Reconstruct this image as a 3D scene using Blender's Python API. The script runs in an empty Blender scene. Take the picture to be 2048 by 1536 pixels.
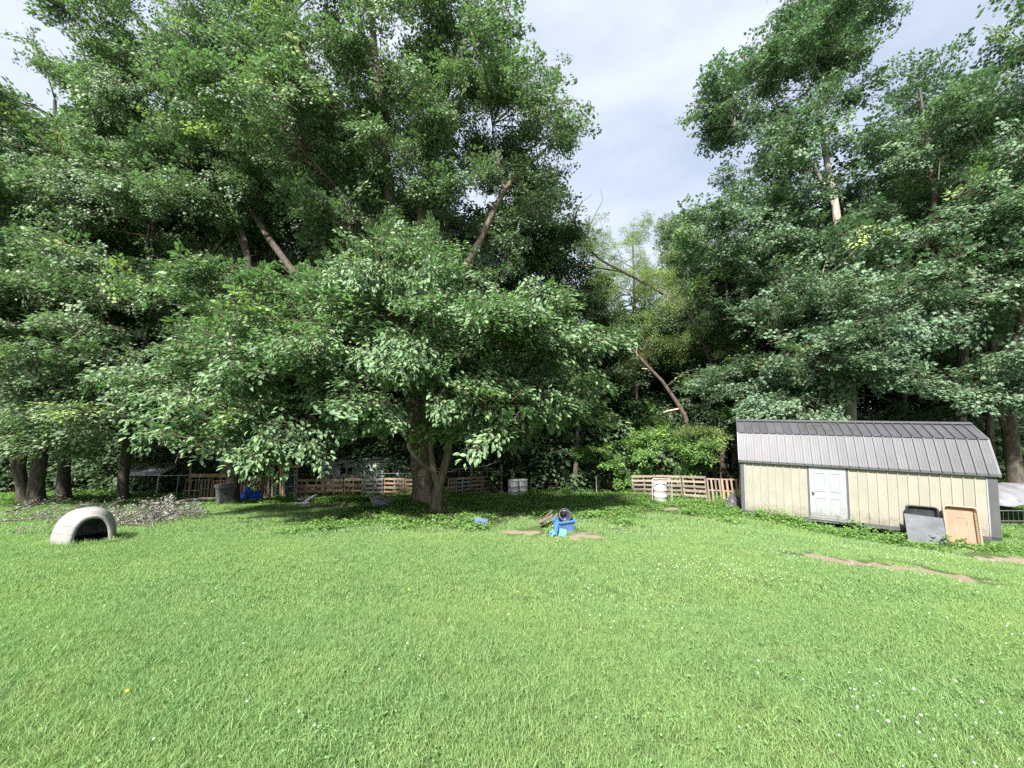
import bpy, math, random
import numpy as np
from mathutils import Vector, Matrix, Euler, noise as mnoise

scene = bpy.context.scene
COL = scene.collection
R = math.radians

# ------------------------------------------------------------------ camera
CAM_Z, FPX, PITCH = 1.6, 769.0, R(3.5)
cam_data = bpy.data.cameras.new('camera')
cam_data.sensor_width = 36.0
cam_data.lens = 36.0 * FPX / 2048.0
cam_data.clip_start, cam_data.clip_end = 0.05, 3000
cam = bpy.data.objects.new('camera', cam_data)
COL.objects.link(cam)
cam.location = (0, 0, CAM_Z)
cam.rotation_euler = (R(90) + PITCH, 0, 0)
scene.camera = cam

# ------------------------------------------------------------------ light
SUN_EL, SUN_AZ = R(50), R(206)          # azimuth clockwise from +Y: behind the camera, to the left
sun_dir = Vector((math.sin(SUN_AZ) * math.cos(SUN_EL), math.cos(SUN_AZ) * math.cos(SUN_EL), math.sin(SUN_EL)))
sd = bpy.data.lights.new('sun', 'SUN')
sd.energy, sd.angle, sd.color = 4.7, R(2.2), (1.0, 0.965, 0.91)
sun = bpy.data.objects.new('sun', sd)
COL.objects.link(sun)
sun.rotation_euler = (-sun_dir).to_track_quat('-Z', 'Y').to_euler()
sun.location = (0, 0, 40)

world = bpy.data.worlds.new('World')
scene.world = world
world.use_nodes = True
wn, wl = world.node_tree.nodes, world.node_tree.links
wn.clear()
w_out = wn.new('ShaderNodeOutputWorld')
w_bg = wn.new('ShaderNodeBackground')
w_bg.inputs['Strength'].default_value = 0.076
sky = wn.new('ShaderNodeTexSky')
sky.sky_type = 'NISHITA'
sky.sun_disc = False
sky.sun_elevation, sky.sun_rotation = SUN_EL, SUN_AZ
sky.air_density, sky.dust_density, sky.ozone_density = 1.0, 2.5, 1.0
tc = wn.new('ShaderNodeTexCoord')
wm = wn.new('ShaderNodeMapping'); wm.inputs['Scale'].default_value = (1, 1, 2.6)
wz = wn.new('ShaderNodeTexNoise'); wz.inputs['Scale'].default_value = 2.3; wz.inputs['Detail'].default_value = 6; wz.inputs['Roughness'].default_value = .55
wr = wn.new('ShaderNodeMapRange'); wr.inputs[1].default_value = .3; wr.inputs[2].default_value = .7; wr.inputs[3].default_value = .5; wr.inputs[4].default_value = 1.0
wx = wn.new('ShaderNodeMix'); wx.data_type = 'RGBA'; wx.inputs[7].default_value = (4.15, 4.5, 5.2, 1)   # thin bright overcast
wl.new(tc.outputs['Generated'], wm.inputs['Vector']); wl.new(wm.outputs[0], wz.inputs['Vector'])
wl.new(wz.outputs['Fac'], wr.inputs[0]); wl.new(wr.outputs[0], wx.inputs[0])
wl.new(sky.outputs[0], wx.inputs[6]); wl.new(wx.outputs[2], w_bg.inputs['Color'])
wl.new(w_bg.outputs[0], w_out.inputs['Surface'])

vs = scene.view_settings
vs.view_transform, vs.look, vs.gamma, vs.exposure = 'Standard', 'None', 1.0, 1.55
vs.use_curve_mapping = False
scene.cycles.max_bounces = 8
scene.cycles.diffuse_bounces = 4
scene.cycles.transmission_bounces = 4
scene.cycles.glossy_bounces = 1
scene.cycles.transparent_max_bounces = 4
scene.cycles.use_denoising = False
scene.cycles.use_adaptive_sampling = True
scene.cycles.adaptive_threshold = 0.012

rnd = random.Random(7)
nrs = np.random.RandomState(11)

# ------------------------------------------------------------------ terrain and picking
def sm(t):
    t = np.clip(t, 0, 1)
    return t * t * (3 - 2 * t)

def ground_z(x, y):
    x = np.asarray(x, float); y = np.asarray(y, float)
    fy = np.where(y > 22, 22 + 6 * (1 - np.exp(-np.maximum(y - 22, 0) / 6)), np.where(y < -6, -6 - 6 * (1 - np.exp(-np.maximum(-6 - y, 0) / 6)), y))
    z = -0.153 * fy
    z = z - 0.6 * sm((x - 4) / 8) * sm(y / 8) * (1 - sm((y - 11) / 3.5))
    z = z + 0.025 * np.sin(x * .83 + 1.3) * np.sin(y * .71) + 0.012 * np.sin(x * 2.3 + y * 1.1)
    z = z + 1.5 * sm((y - 40) / 60)
    return z

def gz(x, y):
    return float(ground_z(x, y))

CP, SP = math.cos(PITCH), math.sin(PITCH)
def P(u, v, d):
    """world point seen at photo position (u, v) standing d metres ahead"""
    a, b = (u - 1024) / FPX, (768 - v) / FPX
    t = d / (CP - b * SP)
    return Vector((a * t, d, CAM_Z + t * (SP + b * CP)))

def G(u, v):
    lo, hi = 0.5, 60.0
    for _ in range(50):
        m = (lo + hi) / 2
        p = P(u, v, m)
        if p.z > gz(p.x, p.y): lo = m
        else: hi = m
    p = P(u, v, lo)
    return Vector((p.x, p.y, gz(p.x, p.y)))

def X(u, d):
    return (u - 1024) / FPX * d / CP * 1.0

# ------------------------------------------------------------------ materials
def new_mat(name):
    m = bpy.data.materials.new(name); m.use_nodes = True
    n, l = m.node_tree.nodes, m.node_tree.links
    b = n['Principled BSDF']
    return m, n, l, b

def rgb(c): return (c[0], c[1], c[2], 1)

def mat(name, c1, c2=None, scale=8, rough=.7, bump=0, bscale=None, metal=0, stretch=(1, 1, 1), var=0.0, spec=.4, spots=None, detail=5, lo=.35, hi=.65, coord='Object'):
    m, n, l, b = new_mat(name)
    b.inputs['Roughness'].default_value = rough
    b.inputs['Metallic'].default_value = metal
    b.inputs['Specular IOR Level'].default_value = spec
    co = n.new('ShaderNodeTexCoord'); mp = n.new('ShaderNodeMapping'); mp.inputs['Scale'].default_value = stretch
    l.new(co.outputs[coord], mp.inputs['Vector'])
    oi = n.new('ShaderNodeObjectInfo')
    ad = n.new('ShaderNodeVectorMath'); ad.operation = 'MULTIPLY_ADD'
    ad.inputs[1].default_value = (1, 1, 1)
    sc = n.new('ShaderNodeMath'); sc.operation = 'MULTIPLY'; sc.inputs[1].default_value = 37.0
    l.new(oi.outputs['Random'], sc.inputs[0]); l.new(mp.outputs[0], ad.inputs[0]); l.new(sc.outputs[0], ad.inputs[2])
    nz = n.new('ShaderNodeTexNoise'); nz.inputs['Scale'].default_value = scale; nz.inputs['Detail'].default_value = detail; nz.inputs['Roughness'].default_value = .62
    l.new(ad.outputs[0], nz.inputs['Vector'])
    mr = n.new('ShaderNodeMapRange'); mr.inputs[1].default_value = lo; mr.inputs[2].default_value = hi
    l.new(nz.outputs['Fac'], mr.inputs[0])
    mx = n.new('ShaderNodeMix'); mx.data_type = 'RGBA'
    mx.inputs[6].default_value = rgb(c1); mx.inputs[7].default_value = rgb(c2 or c1)
    l.new(mr.outputs[0], mx.inputs[0])
    out = mx.outputs[2]
    if spots:
        n2 = n.new('ShaderNodeTexNoise'); n2.inputs['Scale'].default_value = spots[1]; n2.inputs['Detail'].default_value = 7; n2.inputs['Roughness'].default_value = .7
        l.new(ad.outputs[0], n2.inputs['Vector'])
        m2 = n.new('ShaderNodeMapRange'); m2.inputs[1].default_value = spots[2]; m2.inputs[2].default_value = spots[2] + .08
        l.new(n2.outputs['Fac'], m2.inputs[0])
        x2 = n.new('ShaderNodeMix'); x2.data_type = 'RGBA'; x2.inputs[7].default_value = rgb(spots[0])
        l.new(m2.outputs[0], x2.inputs[0]); l.new(out, x2.inputs[6]); out = x2.outputs[2]
    if var:
        hs = n.new('ShaderNodeHueSaturation')
        v = n.new('ShaderNodeMapRange'); v.inputs[3].default_value = 1 - var; v.inputs[4].default_value = 1 + var
        l.new(oi.outputs['Random'], v.inputs[0]); l.new(v.outputs[0], hs.inputs['Value']); l.new(out, hs.inputs['Color']); out = hs.outputs[0]
    l.new(out, b.inputs['Base Color'])
    if bump:
        bn = n.new('ShaderNodeTexNoise'); bn.inputs['Scale'].default_value = bscale or scale * 3; bn.inputs['Detail'].default_value = 6
        l.new(ad.outputs[0], bn.inputs['Vector'])
        bp = n.new('ShaderNodeBump'); bp.inputs['Strength'].default_value = bump; bp.inputs['Distance'].default_value = .02
        l.new(bn.outputs['Fac'], bp.inputs['Height']); l.new(bp.outputs[0], b.inputs['Normal'])
    return m

def leaf_mat(name, dark, light, young, rough=.55, trans=.24, spec=.35, patch=0.0, patch_col=None, patch_scale=.35):
    m, n, l, b = new_mat(name)
    lv = n.new('ShaderNodeAttribute'); lv.attribute_name = 'lv'
    yg = n.new('ShaderNodeAttribute'); yg.attribute_type = 'INSTANCER'; yg.attribute_name = 'young'
    mx = n.new('ShaderNodeMix'); mx.data_type = 'RGBA'; mx.inputs[6].default_value = rgb(dark); mx.inputs[7].default_value = rgb(light)
    l.new(lv.outputs['Fac'], mx.inputs[0])
    my = n.new('ShaderNodeMix'); my.data_type = 'RGBA'; my.inputs[7].default_value = rgb(young)
    l.new(yg.outputs['Fac'], my.inputs[0]); l.new(mx.outputs[2], my.inputs[6])
    out = my.outputs[2]
    if patch:
        ge = n.new('ShaderNodeNewGeometry')
        nz = n.new('ShaderNodeTexNoise'); nz.inputs['Scale'].default_value = patch_scale; nz.inputs['Detail'].default_value = 5
        l.new(ge.outputs['Position'], nz.inputs['Vector'])
        mr = n.new('ShaderNodeMapRange'); mr.inputs[1].default_value = .42; mr.inputs[2].default_value = .68; mr.inputs[4].default_value = patch
        l.new(nz.outputs['Fac'], mr.inputs[0])
        mp = n.new('ShaderNodeMix'); mp.data_type = 'RGBA'; mp.inputs[7].default_value = rgb(patch_col)
        l.new(mr.outputs[0], mp.inputs[0]); l.new(out, mp.inputs[6]); out = mp.outputs[2]
    l.new(out, b.inputs['Base Color'])
    b.inputs['Roughness'].default_value = rough
    b.inputs['Specular IOR Level'].default_value = spec
    tr = n.new('ShaderNodeBsdfTranslucent')
    tg = n.new('ShaderNodeMix'); tg.data_type = 'RGBA'; tg.blend_type = 'MULTIPLY'; tg.inputs[0].default_value = 1; tg.inputs[7].default_value = (1.1, 1.5, .75, 1)
    l.new(out, tg.inputs[6]); l.new(tg.outputs[2], tr.inputs['Color'])
    ms = n.new('ShaderNodeMixShader'); ms.inputs[0].default_value = trans
    l.new(b.outputs[0], ms.inputs[1]); l.new(tr.outputs[0], ms.inputs[2])
    l.new(ms.outputs[0], n['Material Output'].inputs['Surface'])
    return m

M = {}
M['bark'] = mat('bark_grey', (.05, .042, .034), (.135, .115, .095), 5, .9, .9, 9, stretch=(3, 3, .6), spec=.15)
M['bark_brown'] = mat('bark_brown', (.08, .06, .047), (.20, .155, .122), 5, .9, 1.0, 10, stretch=(3, 3, .5), spec=.15, spots=((.22, .19, .16), 3, .64))
M['bark_pale'] = mat('bark_pale', (.22, .2, .17), (.42, .39, .34), 4, .85, .6, 10, stretch=(2, 2, .7), spec=.15)
M['bark_grey2'] = mat('bark_grey_brown', (.06, .05, .042), (.15, .125, .105), 4, .85, .9, 10, stretch=(2, 2, .7), spec=.15)
M['bark_red'] = mat('bark_red', (.05, .04, .034), (.18, .135, .112), 5, .9, 1.0, 12, stretch=(2, 2, .7), spec=.15)
M['splinter'] = mat('splinter_wood', (.55, .45, .32), (.7, .6, .45), 8, .8)
M['twig'] = mat('twig', (.09, .07, .05), (.14, .11, .08), 6, .9)
M['maple'] = leaf_mat('maple_leaf', (.064, .115, .066), (.21, .30, .165), (.35, .43, .14))
M['maple_r'] = leaf_mat('maple_leaf_cool', (.055, .112, .072), (.178, .27, .162), (.31, .41, .14))
M['oval'] = leaf_mat('oval_leaf', (.066, .13, .066), (.195, .295, .14), (.30, .40, .15), rough=.48)
M['pale'] = leaf_mat('pale_leaf', (.14, .21, .07), (.26, .35, .11), (.32, .42, .11), trans=.4)
M['poplar'] = leaf_mat('poplar_leaf', (.085, .14, .07), (.16, .22, .11), (.2, .28, .1), trans=.4)
M['shrub'] = leaf_mat('shrub_leaf', (.08, .17, .05), (.16, .29, .075), (.26, .38, .08), trans=.35)
M['dark'] = leaf_mat('shaded_understory_leaf', (.028, .062, .03), (.075, .13, .055), (.14, .24, .06))  # understory green, darkened further so the colour carries the canopy's shade
M['weed'] = leaf_mat('weed_leaf', (.08, .17, .045), (.19, .32, .085), (.28, .41, .10), trans=.35)
M['dead'] = leaf_mat('dry_leaf', (.06, .048, .04), (.18, .16, .14), (.36, .36, .35), rough=.8, trans=.15, spec=.2)
M['yellow'] = leaf_mat('yellow_leaf', (.7, .42, .03), (.8, .55, .05), (.8, .55, .05))
M['grass'] = leaf_mat('grass_blade', (.13, .24, .085), (.255, .385, .15), (.38, .42, .17), rough=.5, trans=.35, spec=.35, patch=.6, patch_col=(.27, .365, .12), patch_scale=.4)
M['clover'] = leaf_mat('clover_leaf', (.12, .235, .08), (.2, .34, .12), (.22, .36, .12), rough=.6, trans=.3, spec=.3)
M['petal'] = mat('clover_petal', (.56, .545, .50), (.44, .41, .36), 200, .8)
M['dandelion'] = mat('dandelion_petal', (.8, .5, .02), (.85, .6, .05), 100, .8)
M['tallgrass'] = leaf_mat('tall_grass', (.08, .14, .05), (.15, .22, .08), (.26, .27, .14), trans=.3)

# ------------------------------------------------------------------ object helpers
def tag(o, label=None, cat=None, group=None, kind=None):
    if label: o['label'] = label
    if cat: o['category'] = cat
    if group: o['group'] = group
    if kind: o['kind'] = kind
    return o

def empty(name, loc, label, cat, group=None, rz=0):
    o = bpy.data.objects.new(name, None)
    o.empty_display_size = .2
    COL.objects.link(o); o.location = loc; o.rotation_euler = (0, 0, rz)
    return tag(o, label, cat, group)

def link(name, me, parent=None, loc=None, world=True):
    o = bpy.data.objects.new(name, me)
    COL.objects.link(o)
    if loc is not None: o.location = loc
    if parent is not None:
        o.parent = parent
        if world:
            o.matrix_parent_inverse = (Matrix.Translation(parent.location) @ parent.rotation_euler.to_matrix().to_4x4()).inverted()
    return o

class MB:
    """collects solid pieces; build() makes ONE mesh object"""
    def __init__(s): s.v, s.f, s.sm = [], [], []
    def add(s, vs_, fs, smooth=False):
        k = len(s.v)
        s.v += [tuple(p) for p in vs_]
        s.f += [tuple(i + k for i in f) for f in fs]
        s.sm += [smooth] * len(fs)
        return s
    def box(s, c, size, M3=None):
        c = Vector(c); hx, hy, hz = size[0] / 2, size[1] / 2, size[2] / 2
        vv = []
        for dz in (-hz, hz):
            for dx, dy in ((-hx, -hy), (hx, -hy), (hx, hy), (-hx, hy)):
                q = Vector((dx, dy, dz))
                vv.append(c + (M3 @ q if M3 else q))
        return s.add(vv, [(3, 2, 1, 0), (4, 5, 6, 7), (0, 1, 5, 4), (1, 2, 6, 5), (2, 3, 7, 6), (3, 0, 4, 7)])
    def hexa(s, b4, t4):
        return s.add(list(b4) + list(t4), [(3, 2, 1, 0), (4, 5, 6, 7), (0, 1, 5, 4), (1, 2, 6, 5), (2, 3, 7, 6), (3, 0, 4, 7)])
    def tube(s, pts, rad, n=6, cap=True, wob=0.0, seed=0):
        pts = [Vector(p) for p in pts]
        if not hasattr(rad, '__len__'): rad = [rad] * len(pts)
        rr = random.Random(seed)
        vv, fs = [], []
        ref = Vector((0.31, 0.2, .93))
        t0 = (pts[1] - pts[0]).normalized()
        a = t0.cross(ref)
        if a.length < .05: a = t0.cross(Vector((1, 0, 0)))
        a.normalize()
        for i, p in enumerate(pts):
            t = (pts[min(i + 1, len(pts) - 1)] - pts[max(i - 1, 0)]).normalized()
            a = (a - t * a.dot(t)).normalized()
            b = t.cross(a)
            for k in range(n):
                an = 2 * math.pi * k / n
                r = rad[i] * (1 + wob * (rr.random() - .5))
                vv.append(p + a * (math.cos(an) * r) + b * (math.sin(an) * r))
        for i in range(len(pts) - 1):
            for k in range(n):
                k2 = (k + 1) % n
                fs.append((i * n + k, i * n + k2, (i + 1) * n + k2, (i + 1) * n + k))
        s.add(vv, fs, n > 4)
        if cap:
            e = len(pts) - 1
            s.add([vv[k] for k in range(n)], [tuple(reversed(range(n)))])
            s.add([vv[e * n + k] for k in range(n)], [tuple(range(n))])
        return s
    def lathe(s, prof, n=24, M4=None, smooth=True):
        vv, fs = [], []
        for r, z in prof:
            for k in range(n):
                a = 2 * math.pi * k / n
                q = Vector((r * math.cos(a), r * math.sin(a), z))
                vv.append(M4 @ q if M4 else q)
        for i in range(len(prof) - 1):
            for k in range(n):
                k2 = (k + 1) % n
                fs.append((i * n + k, i * n + k2, (i + 1) * n + k2, (i + 1) * n + k))
        return s.add(vv, fs, smooth)
    def mesh(s, name, m, xf=None):
        me = bpy.data.meshes.new(name)
        vv = [xf @ Vector(p) for p in s.v] if xf else s.v
        me.from_pydata([tuple(p) for p in vv], [], s.f)
        me.polygons.foreach_set('use_smooth', s.sm)
        if m is not None: me.materials.append(m)
        me.update()
        return me
    def build(s, name, m, parent=None, label=None, cat=None, group=None, kind=None, recenter=True):
        """verts are in world space; the origin goes to the base centre"""
        a = np.array(s.v)
        if parent is None and recenter:
            c = Vector(((a[:, 0].min() + a[:, 0].max()) / 2, (a[:, 1].min() + a[:, 1].max()) / 2, a[:, 2].min()))
        elif recenter:
            c = Vector(a.mean(0))
        else: c = Vector((0, 0, 0))
        me = s.mesh(name, m, Matrix.Translation(-c))
        o = link(name, me, None, c)
        if parent is not None:
            o.parent = parent
            pm = Matrix.Translation(parent.location) @ parent.rotation_euler.to_matrix().to_4x4()
            g = parent.parent
            if g is not None:
                pm = (Matrix.Translation(g.location) @ g.rotation_euler.to_matrix().to_4x4()) @ parent.matrix_parent_inverse @ pm
            o.matrix_parent_inverse = pm.inverted()
        return tag(o, label, cat, group, kind)

def np_mesh(name, v, polys_tri, mats, lv=None, midx=None):
    me = bpy.data.meshes.new(name)
    n = len(polys_tri)
    me.vertices.add(len(v)); me.vertices.foreach_set('co', np.asarray(v, np.float32).ravel())
    me.loops.add(n * 3); me.loops.foreach_set('vertex_index', np.asarray(polys_tri, np.int32).ravel())
    me.polygons.add(n); me.polygons.foreach_set('loop_start', np.arange(n, dtype=np.int32) * 3)
    for m in mats: me.materials.append(m)
    if midx is not None: me.polygons.foreach_set('material_index', np.asarray(midx, np.int32))
    if lv is not None:
        at = me.attributes.new('lv', 'FLOAT', 'FACE'); at.data.foreach_set('value', np.asarray(lv, np.float32))
    me.update(); me.validate()
    return me

# ------------------------------------------------------------------ scatter: one object, copies of a spray on each point
def scatter_group(name, meshes):
    ng = bpy.data.node_groups.new(name, 'GeometryNodeTree')
    ng.interface.new_socket('Geometry', in_out='INPUT', socket_type='NodeSocketGeometry')
    ng.interface.new_socket('Geometry', in_out='OUTPUT', socket_type='NodeSocketGeometry')
    n, l = ng.nodes, ng.links
    gi, go = n.new('NodeGroupInput'), n.new('NodeGroupOutput')
    iop = n.new('GeometryNodeInstanceOnPoints')
    l.new(gi.outputs[0], iop.inputs['Points'])
    jn = n.new('GeometryNodeJoinGeometry')
    for me in reversed(meshes):
        src = bpy.data.objects.new(me.name + '_shape', me)       # never linked to the scene
        oi = n.new('GeometryNodeObjectInfo'); oi.inputs['Object'].default_value = src
        oi.inputs['As Instance'].default_value = False
        g2 = n.new('GeometryNodeGeometryToInstance')
        l.new(oi.outputs['Geometry'], g2.inputs[0]); l.new(g2.outputs[0], jn.inputs[0])
    l.new(jn.outputs[0], iop.inputs['Instance'])
    iop.inputs['Pick Instance'].default_value = True
    def attr(nm, ty):
        a = n.new('GeometryNodeInputNamedAttribute'); a.data_type = ty; a.inputs['Name'].default_value = nm
        return a.outputs['Attribute']
    l.new(attr('idx', 'INT'), iop.inputs['Instance Index'])
    e = n.new('FunctionNodeEulerToRotation'); l.new(attr('rot', 'FLOAT_VECTOR'), e.inputs[0]); l.new(e.outputs[0], iop.inputs['Rotation'])
    l.new(attr('scl', 'FLOAT'), iop.inputs['Scale'])
    l.new(iop.outputs[0], go.inputs[0])
    return ng

def eulers(dx, up):
    """rows: local X along dx, local Z near up"""
    dx = dx / np.linalg.norm(dx, axis=1, keepdims=True)
    z = up - dx * (up * dx).sum(1, keepdims=True)
    z = z / np.maximum(np.linalg.norm(z, axis=1, keepdims=True), 1e-6)
    y = np.cross(z, dx)
    ry = -np.arcsin(np.clip(dx[:, 2], -1, 1))
    rx = np.arctan2(y[:, 2], z[:, 2]); rz = np.arctan2(dx[:, 1], dx[:, 0])
    return np.stack([rx, ry, rz], 1)

def scatter(name, pts, rot, scl, idx, young, ng, parent=None, **kw):
    pts = np.asarray(pts, float)
    c = pts.mean(0) if parent is None else np.array(parent.location)
    if parent is None: c = np.array([c[0], c[1], pts[:, 2].min()])
    me = bpy.data.meshes.new(name)
    k = len(pts)
    me.vertices.add(k); me.vertices.foreach_set('co', (pts - c).astype(np.float32).ravel())
    a = me.attributes.new('rot', 'FLOAT_VECTOR', 'POINT'); a.data.foreach_set('vector', np.asarray(rot, np.float32).ravel())
    a = me.attributes.new('scl', 'FLOAT', 'POINT'); a.data.foreach_set('value', np.asarray(scl, np.float32))
    a = me.attributes.new('idx', 'INT', 'POINT'); a.data.foreach_set('value', np.asarray(idx, np.int32))
    a = me.attributes.new('young', 'FLOAT', 'POINT'); a.data.foreach_set('value', np.asarray(young, np.float32))
    o = bpy.data.objects.new(name, me); COL.objects.link(o)
    if parent is not None: o.parent = parent
    else: o.location = c
    md = o.modifiers.new('scatter', 'NODES'); md.node_group = ng
    return tag(o, **kw)

# ------------------------------------------------------------------ leaf and spray shapes
def maple_leaf():
    pts = [(0, 0), (.10, .34), (.32, .20), (.42, .52), (.60, .20), (1.0, 0), (.60, -.20), (.42, -.52), (.32, -.20), (.10, -.34)]
    v = [(x, y, -.18 * x * x - .25 * abs(y) ** 1.5) for x, y in pts] + [(.36, 0, .03)]
    c = 10
    return np.array(v), [(c, i, (i + 1) % 10) for i in range(10)][::1]

def oval_leaf(w=.3):
    v = [(0, 0, 0), (.25, w * .85, .05), (.55, w, .03), (.82, w * .55, -.06), (1, 0, -.22), (.82, -w * .55, -.06), (.55, -w, .03), (.25, -w * .85, .05), (.5, 0, -.03)]
    return np.array(v), [(8, (i + 1) % 8, i) for i in range(8)]

def small_leaf():
    v = [(0, 0, 0), (.45, .26, .05), (1, 0, -.1), (.45, -.26, .05)]
    return np.array(v), [(0, 2, 1), (0, 3, 2)]

def rotm(d, up):
    d = np.array(d, float); d /= np.linalg.norm(d)
    z = np.array(up, float); z = z - d * z.dot(d); z /= max(np.linalg.norm(z), 1e-6)
    return np.stack([d, np.cross(z, d), z], 1)

def spray(name, leaf, n, L, width, size, lmat, seed, droop=.25, layers=.12, tilt=.5, ntw=6, twig=True, updir=0.0):
    r = np.random.RandomState(seed)
    lv0, lf = leaf
    V, T, LV, MI = [], [], [], []
    k = 0
    def axis(t): return np.array([L * t, 0, -droop * L * t * t + updir * L * t])
    if twig:
        segs = [(np.zeros(3), axis(.5), axis(1), .010)]
        for j in range(ntw):
            t = .15 + .75 * j / ntw; s = 1 if j % 2 else -1
            b = axis(t); e = b + np.array([L * .28, s * width * (1 - .45 * t) * r.uniform(.7, 1.1), r.uniform(-.5, .7) * layers])
            segs.append((b, (b + e) / 2 + [0, 0, .02], e, .006))
        for a, m_, e, w in segs:
            for p, q in ((a, m_), (m_, e)):
                V += [p + [0, w, 0], p + [0, -w / 2, w], p + [0, -w / 2, -w], q]
                T += [(k, k + 1, k + 3), (k + 1, k + 2, k + 3), (k + 2, k, k + 3)]
                LV += [0] * 3; MI += [1] * 3; k += 4
    for i in range(n):
        t = r.uniform(.08, 1.02) ** .8
        s = 1 if i % 2 else -1
        off = s * width * (1 - .55 * t) * r.uniform(0, 1.0)
        p = axis(t) + np.array([L * .22 * abs(off) / max(width, .01), off, r.normal(0, layers)])
        d = np.array([.6 + .4 * t, s * r.uniform(.2, 1.0), r.uniform(-.75, .1)])
        up = np.array([r.normal(0, tilt), r.normal(0, tilt), 1.0])
        q = lv0 * (size * r.uniform(.65, 1.25))
        q = q @ rotm(d, up).T + p
        V += list(q); T += [tuple(x + k for x in f) for f in lf]
        LV += [r.rand()] * len(lf); MI += [0] * len(lf); k += len(q)
    return np_mesh(name, np.array(V), T, [M[lmat], M['twig']], LV, MI)

def spray_set(key, leaf, n, L, width, size, lmat, cnt=4, **kw):
    return scatter_group(key, [spray(key + '_spray', leaf, n, L, width, size, lmat, 100 + i, **kw) for i in range(cnt)])

S = {}
S['maple'] = spray_set('maple', maple_leaf(), 38, .95, .42, .12, 'maple', droop=.25, layers=.09)
S['maple_r'] = spray_set('maple_cool', maple_leaf(), 40, 1.0, .48, .125, 'maple_r', droop=.22, layers=.07, tilt=.4)
S['oval'] = spray_set('oval', oval_leaf(.25), 30, .85, .36, .15, 'oval', droop=.35, layers=.07, tilt=.4)
S['pale'] = spray_set('pale', oval_leaf(.16), 44, .9, .4, .11, 'pale', droop=.2, layers=.15, tilt=.8)
S['poplar'] = spray_set('poplar', small_leaf(), 46, .9, .3, .12, 'poplar', droop=.05, layers=.15, tilt=.9)
S['shrub'] = spray_set('shrub', oval_leaf(.28), 30, .7, .3, .14, 'shrub', droop=.3, layers=.08, tilt=.5)
S['dark'] = spray_set('dark', oval_leaf(.28), 34, .95, .45, .15, 'dark', droop=.2, layers=.12, tilt=.6)
S['dead'] = spray_set('dead', oval_leaf(.22), 40, .8, .25, .10, 'dead', droop=.1, layers=.1, tilt=1.2)

# ------------------------------------------------------------------ trees
def bez(a, b, c, n):
    return [a * (1 - t) ** 2 + b * 2 * t * (1 - t) + c * t * t for t in [i / n for i in range(n + 1)]]

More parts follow.
